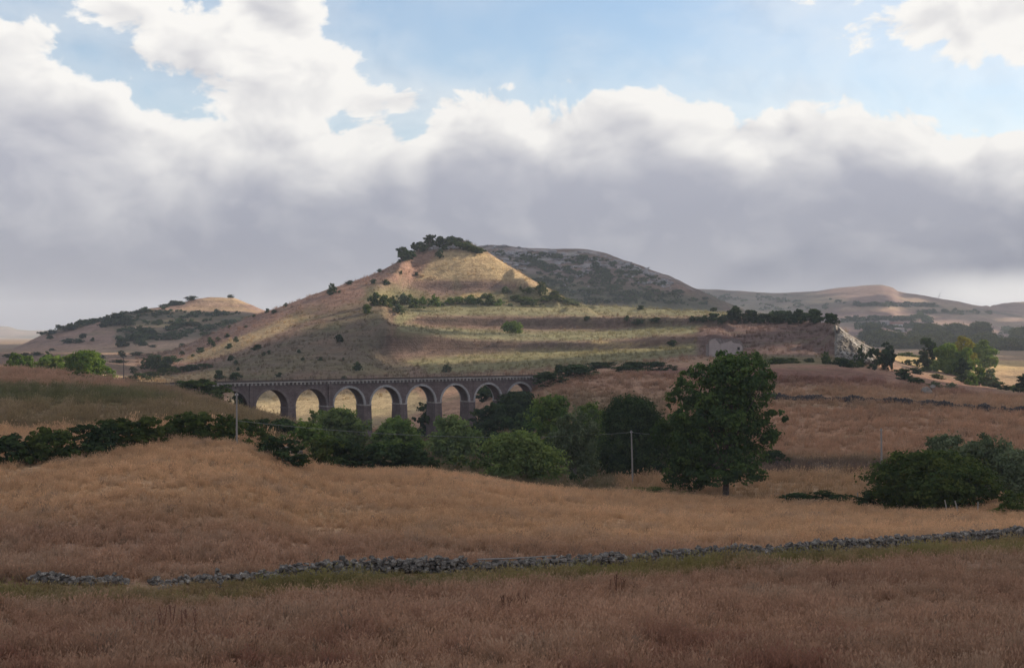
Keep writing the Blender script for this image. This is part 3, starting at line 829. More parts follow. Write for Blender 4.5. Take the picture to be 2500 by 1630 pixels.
RUBBLE = stone_material('weathered_boulder', (0.20, 0.172, 0.150), (0.26, 0.225, 0.195), (0.36, 0.32, 0.28), 0.6)
LIMESTONE = stone_material('limestone', (0.20, 0.175, 0.15), (0.26, 0.235, 0.205), (0.42, 0.395, 0.36), 0.11)
RIM_ROCK = stone_material('rim_rock', (0.24, 0.23, 0.24), (0.36, 0.345, 0.355), (0.42, 0.40, 0.41), 0.08)

def masonry_material(name, c1, c2, mortar, sx, sz):
    """coursed squared stone on viaduct walls: brick pattern in the object's own X/Z"""
    m, n, out = new_mat(name)
    tcn = n.new('ShaderNodeTexCoord')
    sp = n.new('ShaderNodeSeparateXYZ'); n.put(sp.inputs[0], tcn.outputs['Object'])
    cb = n.new('ShaderNodeCombineXYZ')
    n.put(cb.inputs[0], n.add(sp.outputs[0], sp.outputs[1])); n.put(cb.inputs[1], sp.outputs[2])
    br = n.new('ShaderNodeTexBrick')
    n.put(br.inputs['Vector'], cb.outputs[0])
    br.inputs['Color1'].default_value = (*c1, 1); br.inputs['Color2'].default_value = (*c2, 1); br.inputs['Mortar'].default_value = (*mortar, 1)
    br.inputs['Scale'].default_value = 1.0
    br.inputs['Mortar Size'].default_value = 0.03
    br.inputs['Brick Width'].default_value = sx; br.inputs['Row Height'].default_value = sz
    a = n.noise(tcn.outputs['Object'], 0.35, 5.0, 0.6); b = n.noise(tcn.outputs['Object'], 3.0, 5.0, 0.7)
    c = n.mix(n.mul(n.ss(a, 0.42, 0.66), 0.5), br.outputs['Color'], tuple(v * .5 for v in c1))
    c = n.mix(n.mul(n.ss(b, 0.5, 0.7), 0.35), c, tuple(min(1, v * 1.7) for v in c2))
    # streaks of run-off below the cornice
    st = n.noise(n.vmul(tcn.outputs['Object'], (1.6, 1.6, 0.06)), 1.0, 4.0, 0.6)
    c = n.mix(n.mul(n.ss(st, 0.54, 0.68), 0.4), c, tuple(v * .45 for v in c1))
    principled(n, out, c, 0.95, 0.08, bump(n, n.add(br.outputs['Fac'], b), 0.6, 0.06))
    return m
MASON = masonry_material('viaduct_stone', (0.150, 0.110, 0.108), (0.205, 0.155, 0.145), (0.105, 0.085, 0.082), 0.9, 0.42)
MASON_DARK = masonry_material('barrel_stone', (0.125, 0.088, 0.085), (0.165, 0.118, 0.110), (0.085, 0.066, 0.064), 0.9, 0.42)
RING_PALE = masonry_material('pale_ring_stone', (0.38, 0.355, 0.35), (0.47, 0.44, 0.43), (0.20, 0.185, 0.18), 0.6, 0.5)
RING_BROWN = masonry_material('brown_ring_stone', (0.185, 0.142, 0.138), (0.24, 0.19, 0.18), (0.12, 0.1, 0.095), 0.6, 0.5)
CORNICE_M = masonry_material('cornice_stone', (0.33, 0.29, 0.265), (0.41, 0.365, 0.335), (0.17, 0.145, 0.135), 1.4, 0.6)
def plain_mat(name, color, rough=0.8, metal=0.0, var=0.25, scale=3.0):
    m, n, out = new_mat(name)
    tcn = n.new('ShaderNodeTexCoord')
    nz = n.noise(tcn.outputs['Object'], scale, 5.0, 0.65)
    c = n.mix(nz, tuple(v * (1 - var) for v in color), tuple(min(1, v * (1 + var)) for v in color))
    b = principled(n, out, c, rough, 0.2)
    b.inputs['Metallic'].default_value = metal
    return m
IRON = plain_mat('rusty_iron', (0.085, 0.060, 0.052), 0.7, 0.3)
BALLAST = plain_mat('track_ballast', (0.12, 0.095, 0.085), 0.95, 0, .5, 6)
WOOD_POLE = plain_mat('weathered_pole_wood', (0.27, 0.245, 0.225), 0.85, 0, .3, 4)
WIRE_M = plain_mat('wire_metal', (0.30, 0.30, 0.31), 0.5, 0.4)
POST_M = plain_mat('grey_post_wood', (0.30, 0.275, 0.24), 0.9, 0, .3, 8)

def box_np(x0, x1, y0, y1, z0, z1):
    V = np.array([(x, y, z) for z in (z0, z1) for y in (y0, y1) for x in (x0, x1)], float)
    Q = np.array([(0, 2, 3, 1), (4, 5, 7, 6), (0, 1, 5, 4), (2, 6, 7, 3), (0, 4, 6, 2), (1, 3, 7, 5)])
    return V, Q

# ------------------------------------------------------------------ viaduct
# local frame: x along the bridge, y across it (0 = front face, + = away), z up with 0 at deck level
VA, VB = 0.02458 * 410, 0.018 * 410
SPAN = math.hypot(VA, VB)
VP0 = Vector((-0.1411 * 410, 410.0, -13.45))
VANG = math.atan2(VB, VA)
via = empty('viaduct', VP0, VANG)
tag(via, 'long stone railway viaduct with round arches crossing the wooded valley', 'viaduct')
def v_world(x, y=0.0):
    c, s = math.cos(VANG), math.sin(VANG)
    return VP0.x + c * x - s * y, VP0.y + s * x + c * y
VW = 4.6                        # width across
RAD = SPAN * 0.405              # inner arch radius
CROWN = -2.35                   # inner crown below deck level
SPR = CROWN - RAD               # springing level
RING = 0.62
SEG = 22
half = SPAN / 2
def part(name, V, Q, mat, parent=None, smooth=False):
    return mobj(name, mesh_np(name, V, Q, smooth=smooth, mat=mat), parent or via)
def arch_pts(r, k=SEG):
    th = np.linspace(math.pi, 0, k + 1)
    return np.stack([r * np.cos(th), SPR + r * np.sin(th)], 1)
ARCHES = list(range(-2, 8))
for s_ in ARCHES:
    cx = s_ * SPAN
    ri, ro = RAD, RAD + RING
    # spandrel walls (front and back faces and the reveal above the ring) as a closed slab each
    po = arch_pts(ro)
    top = -0.62
    for y0, y1, nm in ((0.0, 0.55, 'spandrel'), (VW - .55, VW, 'spandrel')):
        V, Q = [], []
        xs = np.concatenate([[-half], po[:, 0], [half]]) if ro < half else po[:, 0]
        zs = np.concatenate([[SPR], po[:, 1], [SPR]]) if ro < half else po[:, 1]
        nv = len(xs)
        for yy in (y0, y1):
            V += [(cx + x, yy, z) for x, z in zip(xs, zs)] + [(cx + x, yy, top) for x in xs]
        for i in range(nv - 1):
            Q.append((i, i + 1, nv + i + 1, nv + i))
            Q.append((2 * nv + i + 1, 2 * nv + i, 3 * nv + i, 3 * nv + i + 1))
            Q.append((i + 1, i, 2 * nv + i, 2 * nv + i + 1))
            Q.append((nv + i, nv + i + 1, 3 * nv + i + 1, 3 * nv + i))
        part(nm, np.array(V), np.array(Q), MASON)
    # vault under the deck between the rings
    pi_ = arch_pts(ri)
    V, Q = [], []
    for yy, rr in ((0.50, pi_), (VW - .50, pi_)):
        V += [(cx + x, yy, z) for x, z in rr]
    k = SEG + 1
    for i in range(SEG): Q.append((i, k + i, k + i + 1, i + 1))
    V2 = [(cx + x, yy, z) for yy in (0.50, VW - .50) for x, z in arch_pts(ri + .3)]
    V += V2
    for i in range(SEG):
        Q.append((2 * k + i, 2 * k + i + 1, 3 * k + i + 1, 3 * k + i))
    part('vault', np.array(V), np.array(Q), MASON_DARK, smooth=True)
    # arch rings of dressed stones standing a little proud
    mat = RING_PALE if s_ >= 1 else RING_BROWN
    for y0, y1 in ((-0.07, 0.50), (VW - .50, VW + .07)):
        a, b = arch_pts(ri), arch_pts(ro - .003)
        V = np.array([(cx + x, y0, z) for x, z in a] + [(cx + x, y0, z) for x, z in b] + [(cx + x, y1, z) for x, z in a] + [(cx + x, y1, z) for x, z in b])
        Q = []
        for i in range(SEG):
            Q += [(i, i + 1, k + i + 1, k + i), (2 * k + i + 1, 2 * k + i, 3 * k + i, 3 * k + i + 1), (i + 1, i, 2 * k + i, 2 * k + i + 1), (k + i, k + i + 1, 3 * k + i + 1, 3 * k + i)]
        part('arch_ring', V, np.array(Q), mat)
# piers
for s_ in range(-3, 8):
    cx = s_ * SPAN + half
    wx, wy = v_world(cx, VW / 2)
    gz = float(G.z(np.array([wx]), np.array([wy]))[0])
    low = min(gz - VP0.z - 1.5, SPR - 1.0)
    hw = half - RAD
    V, Q = [], []
    for z, e in ((low, .38), (SPR - .35, .04)):
        V += [(cx - hw - e, -e, z), (cx + hw + e, -e, z), (cx + hw + e, VW + e, z), (cx - hw - e, VW + e, z)]
    Q = [(0, 1, 5, 4), (1, 2, 6, 5), (2, 3, 7, 6), (3, 0, 4, 7), (4, 5, 6, 7)]
    p = part('pier', np.array(V), np.array(Q), MASON)
    bv, bq = box_np(cx - hw - .16, cx + hw + .16, -.16, VW + .16, SPR - .35, SPR + .02)
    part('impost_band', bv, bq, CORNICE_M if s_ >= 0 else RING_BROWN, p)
    # pilaster strip up the face of the stouter piers
    if s_ in (-2, 0):
        bv, bq = box_np(cx - .75, cx + .75, -.32, 0.02, SPR, -.66)
        part('pilaster', bv, bq, MASON, p)
# abutments: solid walls running into the banks
for x0, x1 in ((-7.2 * SPAN, -2.5 * SPAN - .01), (7.5 * SPAN + .01, 8.6 * SPAN)):
    bv, bq = box_np(x0, x1, 0, VW, -9 if x0 < 0 else -14, -.62)
    part('abutment', bv, bq, MASON)
XL, XR = -7.2 * SPAN, 8.6 * SPAN
bv, bq = box_np(XL, XR, -.55, VW + .55, -.40, -.08)
cornice = part('cornice', bv, bq, CORNICE_M)
bv, bq = box_np(XL, XR, .15, VW - .15, -.62, -.40)
part('deck_slab', bv, bq, MASON_DARK)
bv, bq = box_np(XL, XR, .15, VW - .15, -.079, .14)
part('track_bed', bv, bq, BALLAST)
for yy in (VW / 2 - .5, VW / 2 + .5):
    bv, bq = box_np(XL, XR, yy - .04, yy + .04, .14, .30)
    part('rail', bv, bq, IRON)
# corbels under the cornice: one small block after another, too small to pick apart
cb = []
x = XL + .3
while x < XR:
    for y0, y1 in ((-.48, .0), (VW, VW + .48)):
        cb.append(box_np(x, x + .62, y0, y1, -1.02, -.40))
    x += 1.28
V, Q = join_np(cb)
tag(part('corbels', V, Q, CORNICE_M), kind='stuff')
# low upstand and iron railings along both edges
for yy in (-.36, VW + .20):
    bv, bq = box_np(XL, XR, yy, yy + .16, -.078, .18)
    part('kerb', bv, bq, IRON)
    rl = [box_np(XL, XR, yy + .06, yy + .10, z, z + .035) for z in (.62, 1.06)]
    V, Q = join_np(rl)
    rr = part('railing', V, Q, IRON)
    x = XL + .5; ps = []
    while x < XR:
        ps.append(box_np(x, x + .055, yy + .05, yy + .11, .18, 1.12)); x += 2.5
    V, Q = join_np(ps)
    tag(part('railing_posts', V, Q, IRON, rr), kind='stuff')

# ------------------------------------------------------------------ stones
def stone_proto(seed, pts=16):
    rng = np.random.default_rng(seed)
    bm = bmesh.new()
    for i in range(pts):
        v = rng.normal(size=3); v /= np.linalg.norm(v)
        v = np.sign(v) * np.abs(v) ** 0.7
        bm.verts.new(v * rng.uniform(.75, 1.0))
    bmesh.ops.convex_hull(bm, input=bm.verts)
    for v in [v for v in bm.verts if not v.link_faces]: bm.verts.remove(v)
    bmesh.ops.triangulate(bm, faces=bm.faces)
    me = bpy.data.meshes.new('stone')
    bm.to_mesh(me); bm.free()
    V = np.array([v.co[:] for v in me.vertices]); T = np.array([p.vertices[:] for p in me.polygons])
    bpy.data.meshes.remove(me)
    return V * .5, T
PROTO = [stone_proto(100 + i) for i in range(10)]
PROTO_ME = [mesh_np('stone', V, T, mat=STONE) for V, T in PROTO]

def wall_stones(path, height, thick, size, rng, jitter=.25):
    """stones of a rough dry wall along path [(x, y)], height(s) in metres -> list (pos, scale, euler, proto)"""
    p = np.array(path, float)
    seg = np.hypot(*np.diff(p, axis=0).T); cum = np.concatenate([[0], np.cumsum(seg)])
    out = []
    for side in (-.5, .5, 0.0):
        level = 0.0
        for course in range(9):
            s = rng.uniform(0, size)
            while s < cum[-1]:
                sz = size * rng.uniform(.62, 1.5) * (1.0 if course else 1.12)
                h = height(s / cum[-1])
                z = level + sz * .3
                if z < h * rng.uniform(.86, 1.10) and h > .05:
                    x = np.interp(s, cum, p[:, 0]); y = np.interp(s, cum, p[:, 1])
                    k = min(np.searchsorted(cum, s, 'right') - 1, len(seg) - 1)
                    dx, dy = (p[k + 1] - p[k]) / seg[k]
                    off = side * thick * (1 - .28 * z / max(h, .3)) + rng.normal() * .04
                    gx, gy = x - dy * off, y + dx * off
                    gz = float(G.z(np.array([gx]), np.array([gy]))[0])
                    ang = math.atan2(dy, dx)
                    out.append(((gx, gy, gz + z + rng.normal() * .03), (sz * rng.uniform(.85, 1.45), sz * rng.uniform(.7, 1.0), sz * rng.uniform(.55, .95)),
                                (rng.normal() * jitter, rng.normal() * jitter, ang + rng.normal() * .4), int(rng.integers(0, len(PROTO))), side))
                s += sz * rng.uniform(.78, 1.0)
            level += size * .56
    return out

def stones_mesh(lst, mat, origin=(0, 0, 0)):
    V, T, o = [], [], 0
    for pos, sc, eu, k, *_ in lst:
        v, t = PROTO[k]
        M = np.array(Euler(eu).to_matrix())
        V.append((v * np.array(sc)) @ M.T + np.array(pos) - np.array(origin)); T.append(t + o); o += len(v)
    return mesh_np('stones', np.concatenate(V), np.concatenate(T), mat=mat)

rng = np.random.default_rng(5)
wp = []
for px in range(70, 2950, 15):
    Yw = float(np.interp(px, [a[0] for a in WALL], [a[1] for a in WALL]))
    wp.append((px, ((px - CX) / F * Yw, Yw)))
wlen = len(wp) - 1
WH = [(70, .35), (95, .62), (160, .62), (185, .3), (225, .5), (245, .3), (275, .55), (298, .45), (315, .05), (360, .08), (385, .42), (400, .25), (430, .35), (500, .40), (580, .42), (640, .55), (675, .35), (690, .80), (760, .80), (800, .98), (880, 1.0),
      (960, .92), (1060, 1.0), (1130, 1.02), (1142, .6), (1152, .35), (1165, .72), (1300, .72), (1420, .78), (1520, .82), (1535, .4), (1555, .72), (1700, .82), (1810, .80), (1900, .72), (1960, .98), (2080, .92), (2160, .98), (2300, .95), (2380, .92), (2460, 1.0), (2950, .9)]
s_px = np.array([p for p, _ in wp], float)
cum = np.concatenate([[0], np.cumsum([math.dist(wp[i][1], wp[i + 1][1]) for i in range(wlen)])])
def wall_h(f):
    return 0.92 * float(np.interp(np.interp(f * cum[-1], cum, s_px), [a for a, _ in WH], [b for _, b in WH]))
WS = wall_stones([p for _, p in wp], wall_h, .62, .36, rng)
# a small tumbled heap in front of the gap
for i in range(9):
    px = 533 + rng.normal() * 4; Yw = 78.2
    x, y = (px - CX) / F * Yw, Yw + rng.normal() * .12
    WS.append(((x, y, G.zp(px, Yw) + .1 + .13 * i), (.34, .3, .24), tuple(rng.normal(size=3) * .4), int(rng.integers(0, 10)), -.5))
for px, dy in ((395, -2.0), (400, -2.3), (412, -1.4), (215, -.8), (222, -.9), (1090, -1.6), (1100, -1.7)):
    Yw = float(np.interp(px, [a[0] for a in WALL], [a[1] for a in WALL])) + dy
    WS.append((((px - CX) / F * Yw, Yw, G.zp(px, Yw) + .12), (.5, .4, .38), tuple(rng.normal(size=3) * .5), int(rng.integers(0, 10)), -.5))
wc = wp[wlen // 2][1]
wall = empty('dry_stone_wall', (wc[0], wc[1], float(G.z(np.array([wc[0]]), np.array([wc[1]]))[0])))
tag(wall, 'low tumbledown grey dry stone wall running across the foreground field', 'stone wall')
def seen(st):
    pos, sc, eu, k, side = st
    return max(sc) * math.sqrt(sc[2] * sc[0]) / max(sc) / pos[1] * (1.0 if side < 0 else .62) * (1.0 + .25 * pos[2] * 0)
order = sorted(range(len(WS)), key=lambda i: -seen(WS[i]))
big = set(order[:300])
wo_ = wall.location
for i in sorted(big):
    pos, sc, eu, k, side = WS[i]
    o = bpy.data.objects.new('stone', PROTO_ME[k])
    o.location = Vector(pos) - wo_
    o.scale = sc; o.rotation_euler = eu
    link(o, wall)
rest = [WS[i] for i in range(len(WS)) if i not in big]
tag(mobj('small_stones', stones_mesh(rest, STONE, wo_), wall), kind='stuff')
# pale pole lying along the top of the wall
def pole_between(a, b, r0, r1, n=6, sag=0.0):
    a, b = np.array(a, float), np.array(b, float)
    pts = [a + (b - a) * t + np.array((0, 0, -4 * sag * t * (1 - t))) for t in np.linspace(0, 1, n)]
    return tube_np(pts, np.linspace(r0, r1, n), 7)
a = (wp[73][1][0], wp[73][1][1] - .1); b = (wp[86][1][0], wp[86][1][1] - .1)
za = float(G.z(np.array([a[0]]), np.array([a[1]]))[0]) + .80; zb = float(G.z(np.array([b[0]]), np.array([b[1]]))[0]) + .84
V, Q = pole_between((0, 0, za), (b[0] - a[0], b[1] - a[1], zb), .05, .035, 8, .04)
tag(mobj('branch', mesh_np('branch', V, Q, True, mat=WOOD_POLE), None, (a[0], a[1], 0)), 'long pale bare branch lying along the top of the foreground stone wall', 'branch')
# thin stake by the wall
V, Q = tube_np([(0, 0, -.2), (.02, 0, .5), (.05, 0, .95)], [.03, .026, .022], 6)
tag(mobj('stake', mesh_np('stake', V, Q, mat=plain_mat('red_stake', (.25, .09, .06))), None, (*W(1785, 1340, 96.5)[:2], G.zp(1785, 96.5) + .25)), 'thin reddish stake standing just behind the foreground stone wall', 'stake')

# wall on the far right-hand slope
wp2 = [(px, y) for px, y in [(1860, 424), (1950, 418), (2060, 411), (2180, 404), (2300, 397), (2400, 390), (2520, 380)]]
pth = []
for px in np.arange(1860, 2521, 10):
    Yw = float(np.interp(px, [a for a, _ in wp2], [b for _, b in wp2]))
    pth.append(((px - CX) / F * Yw, Yw))
W2 = wall_stones(pth, lambda f: 1.4 + .3 * math.sin(f * 40) + .2 * math.sin(f * 93), 1.0, .62, np.random.default_rng(8))
c0 = pth[len(pth) // 2]
w2 = mobj('field_wall', stones_mesh(W2, STONE_DARK, (c0[0], c0[1], 0)), None, (c0[0], c0[1], 0))
tag(w2, 'dark dry stone wall across the brown slope above the right-hand field', 'stone wall')
# low dark bank wall at the foot of the right-hand field
pth = []
for px in np.arange(1890, 2150, 10):
    Yw = float(np.interp(px, [1890, 2150], [268, 254]))
    pth.append(((px - CX) / F * Yw, Yw))
W3 = wall_stones(pth, lambda f: .55 + .35 * math.sin(f * 31) * math.sin(f * 13 + 1), .8, .5, np.random.default_rng(9))
c0 = pth[len(pth) // 2]
tag(mobj('field_wall', stones_mesh(W3, STONE_DARK, (c0[0], c0[1], 0)), None, (c0[0], c0[1], 0)), 'half-buried dark stone wall below the right-hand field, left of the pole', 'stone wall')

def rock_group(name, label, px, py, Y, spots, mat, category='rock', loft=None):
    lf = loft or G
    z = lf.zp(px, Y); x = (px - CX) / F * Y
    lst = []
    r = np.random.default_rng(int(px))
    for dx, dy, sx, sy, sz in spots:
        gz = float(lf.z(np.array([x + dx]), np.array([Y + dy]))[0]) - z
        lst.append(((dx, dy, gz + sz * .22), (sx, sy, sz), tuple(r.normal(size=3) * .35), int(r.integers(0, 10))))
    o = mobj(name, stones_mesh(lst, mat), None, (x, Y, z))
    return tag(o, label, category)
rock_group('boulder', 'pale grey boulder lying in the rusty grass on the right-hand slope', 2262, 955, G.hit(2262, 962, 420, 600), [(0, 0, 5.2, 3.5, 3.2)], RUBBLE)
rock_group('boulder', 'slanting pale boulder on the right-hand slope, just right of the larger one', 2278, 950, G.hit(2278, 955, 420, 600), [(0, 0, 2.6, 2.0, 4.0)], RUBBLE)
rock_group('rock_outcrop', 'small bare rock outcrop among the shrubs on the bank below the hillock', 722, 1095, 188, [(0, 0, 2.6, 2.2, 1.8), (-1.2, .6, 1.8, 1.5, 2.0), (1.0, -.5, 1.6, 1.6, 1.2), (-2.2, 1.5, 1.4, 1.2, 1.2)], STONE)
Yk = G.hit(1075, 612, 900, 1000)
rock_group('rock_outcrop', 'grey rock outcrop under the trees on the hilltop', 1085, 600, Yk, [(dx, 8 + dy, s, s * .8, s * .8) for dx, dy, s in ((-9, -8, 4), (-6, -7, 5), (-3, -9, 4), (0, -5, 6), (3, -7, 5), (6, -6, 5), (9, -5, 5), (12, -5, 4), (-4, -2, 6), (2, -1, 6), (8, -1, 5))], RIM_ROCK)

# limestone cliff at the end of the spur: a broken face of real relief
u = np.linspace(0, 1, 64); v = np.linspace(0, 1, 44)
U, Vv = np.meshgrid(u, v, indexing='ij')
topx = np.interp(u, [0, .25, .5, .75, 1], [2036, 2058, 2083, 2108, 2134]); topy = np.interp(u, [0, .12, .3, .5, .75, 1], [793, 795, 808, 822, 838, 852])
botx = np.interp(u, [0, 1], [2038, 2140]); boty = np.interp(u, [0, .5, 1], [872, 884, 886])
pxs = topx[:, None] * (1 - Vv) + botx[:, None] * Vv; pys = topy[:, None] * (1 - Vv) + boty[:, None] * Vv
hitY = np.array([[G.hit(float(np.clip(a_, 2036, 2138)), float(b_) , 545, 720) for a_, b_ in zip(ra, rb)] for ra, rb in zip(pxs, pys)])
nz = fbm(U * 5, Vv * 4, 4, 201, .55) * 4.5 + np.abs(fbm(U * 9 + Vv * 2, Vv * 3, 3, 207)) * 5.0 + np.abs(fbm(U * 22, Vv * 8, 2, 214)) * .9
Yc = np.minimum(hitY, 616) - 8.5 + nz - 4 * np.sin(np.pi * Vv) ** .5
edge_ = .04 + .07 * fbm(Vv * 5, U * 0 + 3.3, 3, 222)
Yc = Yc + 14 * np.clip((edge_ - U) / .08, 0, 1) + 14 * np.clip((U - (1 - edge_)) / .08, 0, 1) + 6 * np.clip((.03 + .08 * fbm(U * 9, U * 0, 3, 225) - Vv) / .06, 0, 1)
CV = np.stack([(pxs - CX) / F * Yc, Yc, (HY - pys) / F * Yc], -1).reshape(-1, 3)
nr = len(v); aidx = (np.arange(len(u) - 1)[:, None] * nr + np.arange(nr - 1)[None, :]).ravel()
Q = np.stack([aidx, aidx + 1, aidx + nr + 1, aidx + nr], 1)
BV = CV * np.array((1.05, 1.05, 1.0)) + np.array((0, 0, -3.5)); nV = len(CV)
rim = list(range(0, nr)) + [i * nr + nr - 1 for i in range(1, len(u))] + [(len(u) - 1) * nr + j for j in range(nr - 2, -1, -1)] + [i * nr for i in range(len(u) - 2, 0, -1)]
SQ = np.array([(rim[i], rim[(i + 1) % len(rim)], rim[(i + 1) % len(rim)] + nV, rim[i] + nV) for i in range(len(rim))])
c0 = W(2085, 880, 590)
cl = mobj('limestone_cliff', mesh_np('limestone_cliff', np.concatenate([CV, BV]) - np.array(c0), np.concatenate([Q, Q[:, ::-1] + nV, SQ]), mat=LIMESTONE), None, c0)
tag(cl, 'pale broken limestone cliff at the end of the dark spur', 'cliff')

# ------------------------------------------------------------------ buildings, poles and other built things
PLASTER = plain_mat('old_plaster', (0.40, 0.33, 0.305), 0.95, 0, .3, .5)
RUIN_STONE = stone_material('ruin_stone', (0.23, 0.185, 0.17), (0.29, 0.24, 0.22), (0.36, 0.30, 0.28), 1.0)
TILE = plain_mat('old_roof_tile', (0.24, 0.115, 0.085), 0.95, 0, .35, 1.0)
WHITEWASH = plain_mat('whitewash', (0.62, 0.60, 0.58), 0.9, 0, .12, .3)
GREYWALL = plain_mat('grey_render', (0.36, 0.34, 0.34), 0.9, 0, .15, .3)
DARK_OPEN = plain_mat('dark_opening', (0.03, 0.028, 0.028), 0.9)
DULL_ROOF = plain_mat('dull_roof', (0.30, 0.25, 0.235), 0.9, 0, .2, .3)

def slab_np(outline, y0, y1):
    """outline (x, z) counter-clockwise, extruded from y0 to y1: n-gon faces plus sides"""
    n = len(outline)
    V = np.array([(x, y0, z) for x, z in outline] + [(x, y1, z) for x, z in outline], float)
    return V, [np.array([list(range(n)), list(range(2 * n - 1, n - 1, -1))]), np.array([(i, i + n, (i + 1) % n + n, (i + 1) % n) for i in range(n)])]

Yr = G.hit(1772, 868, 540, 700)
zr = G.zp(1772, Yr)
k = Yr / F
ruin = empty('ruined_house', ((1772 - CX) * k, Yr, zr))
tag(ruin, 'roofless ruined stone house with a curved broken gable behind the tall tree', 'ruin')
H_ = (HY - 824) * k - zr
w2_ = 42.5 * k
prof = [(-1, .70), (-.97, .82), (-.86, .92), (-.66, .965), (-.60, .985), (-.35, .975), (-.2, .99), (.15, 1.0), (.4, .97), (.62, .93), (.8, .86), (.93, .76), (.97, .62), (1.0, .55)]
V, Fc = slab_np([(-w2_, -1.5)] + [(w2_, -1.5)] + [(x * w2_, z * H_) for x, z in prof[::-1]], 0.0, .7)
fwall = mobj('front_wall', mesh_np('front_wall', V, Fc, mat=RUIN_STONE), ruin)
V, Fc = slab_np([(-w2_ * .96, -1.4), (-.30 * w2_, -1.4), (-.30 * w2_, .60 * H_), (-.50 * w2_, .80 * H_), (-.62 * w2_, .93 * H_), (-.84 * w2_, .88 * H_), (-.95 * w2_, .76 * H_)], -.10, -.004)
mobj('plaster', mesh_np('plaster', V, Fc, mat=PLASTER), fwall)
V, Fc = slab_np([(-.29 * w2_, -1.4), (.94 * w2_, -1.4), (.95 * w2_, .50 * H_), (.80 * w2_, .66 * H_), (.45 * w2_, .70 * H_), (.30 * w2_, .82 * H_), (.05 * w2_, .74 * H_), (-.29 * w2_, .66 * H_)], -.10, -.004)
mobj('plaster', mesh_np('plaster', V, Fc, mat=PLASTER), fwall)
for sx_ in (-1, 1):
    V, Q = box_np(-.3, .3, .7, 7.0, -1.5, .62 * H_)
    mobj('side_wall', mesh_np('side_wall', V + np.array((sx_ * (w2_ - .32), 0, 0)), Q, mat=RUIN_STONE), ruin)
V, Fc = slab_np([(-w2_, -1.5), (w2_, -1.5), (w2_, .5 * H_), (.3 * w2_, .7 * H_), (-w2_, .55 * H_)], 7.0, 7.6)
mobj('rear_wall', mesh_np('rear_wall', V, Fc, mat=RUIN_STONE), ruin)
V, Q = box_np(.66 * w2_, .80 * w2_, -.14, .0, .30 * H_, .47 * H_)
mobj('window', mesh_np('window', V, Q, mat=DARK_OPEN), fwall)
V, Q = join_np([box_np(-.25 * w2_ + i * .45, -.25 * w2_ + i * .45 + .42, -.18, .9, .965 * H_ - .02 * abs(i - 4), .985 * H_ + .04 * (i % 2)) for i in range(9)])
mobj('roof_tiles', mesh_np('roof_tiles', V, Q, mat=TILE), fwall)

def farmhouse(label, px0, px1, eave, base, Y, lf, wm, rm, nwin):
    k = Y / F
    x0 = (px0 + px1) / 2; wd = (px1 - px0) * k; zb = lf.zp(x0, Y); h = max((base - eave) * k, 3.0)
    r = empty('farm_building', ((x0 - CX) * k, Y, zb)); tag(r, label, 'farm building', 'farm buildings below the ridge')
    V, Q = box_np(-wd / 2, wd / 2, 0, 9, -3, h); fw_ = mobj('wall', mesh_np('wall', V, Q, mat=wm), r)
    V, Fc = slab_np([(-.5, h + .02), (4.5, h + 2.4), (9.5, h + .02), (9.5, h + .35), (4.5, h + 2.8), (-.5, h + .35)], -wd / 2 - .4, wd / 2 + .4)
    V = V[:, [1, 0, 2]]; mobj('roof', mesh_np('roof', V, Fc, mat=rm), r)
    for i in range(nwin):
        xx = -wd / 2 + wd * (i + .7) / (nwin + .4)
        V, Q = box_np(xx - .6, xx + .6, -.08, .0, h * .35, h * .72); mobj('window', mesh_np('window', V, Q, mat=DARK_OPEN), fw_)
    V, Q = box_np(-.8, .8, -.06, .0, -.2, h * .62); mobj('door', mesh_np('door', V, Q, mat=DARK_OPEN), fw_)
Yf = FR.hit(2185, 800, 1900, 3000)
farmhouse('long white farm building under a red roof on the far wooded slope', 2174, 2204, 793, 800, Yf, FR, WHITEWASH, TILE, 3)
farmhouse('grey farm building standing left of the long white one on the far slope', 2149, 2171, 791, 799, Yf + 12, FR, GREYWALL, DULL_ROOF, 2)
farmhouse('small low grey shed below the long white farm building', 2186, 2208, 804, 810, FR.hit(2197, 810, 1900, 3000), FR, GREYWALL, DULL_ROOF, 1)

# wind turbine behind the ridge
Yt = 4150.0
zt0 = FR.zp(2289, Yt) if False else (HY - 752) / F * Yt
tb = empty('wind_turbine', ((2289 - CX) / F * Yt, Yt, zt0)); tag(tb, 'distant pale wind turbine on the skyline of the far ridge', 'wind turbine')
TURB = plain_mat('turbine_paint', (0.55, 0.56, 0.58), 0.5)
hub = (HY - 729) / F * Yt - zt0
V, Q = tube_np([(0, 0, -20), (0, 0, hub * .5), (0, 0, hub)], [1.7, 1.4, 1.0], 10); mobj('tower', mesh_np('tower', V, Q, True, mat=TURB), tb)
V, Q = box_np(-1.2, 1.2, -2.5, 5, hub - 1.2, hub + 1.4); nac = mobj('nacelle', mesh_np('nacelle', V, Q, mat=TURB), tb)
for ang in (24, 144, 264):
    d = np.array((math.sin(R(ang)), 0, math.cos(R(ang))))
    p0 = np.array((0, -3.2, hub))
    V, Q = tube_np([p0, p0 + d * 3, p0 + d * 8, p0 + d * 24], [.55, .8, .95, .15], 6)
    mobj('blade', mesh_np('blade', V, Q, True, mat=TURB), nac)

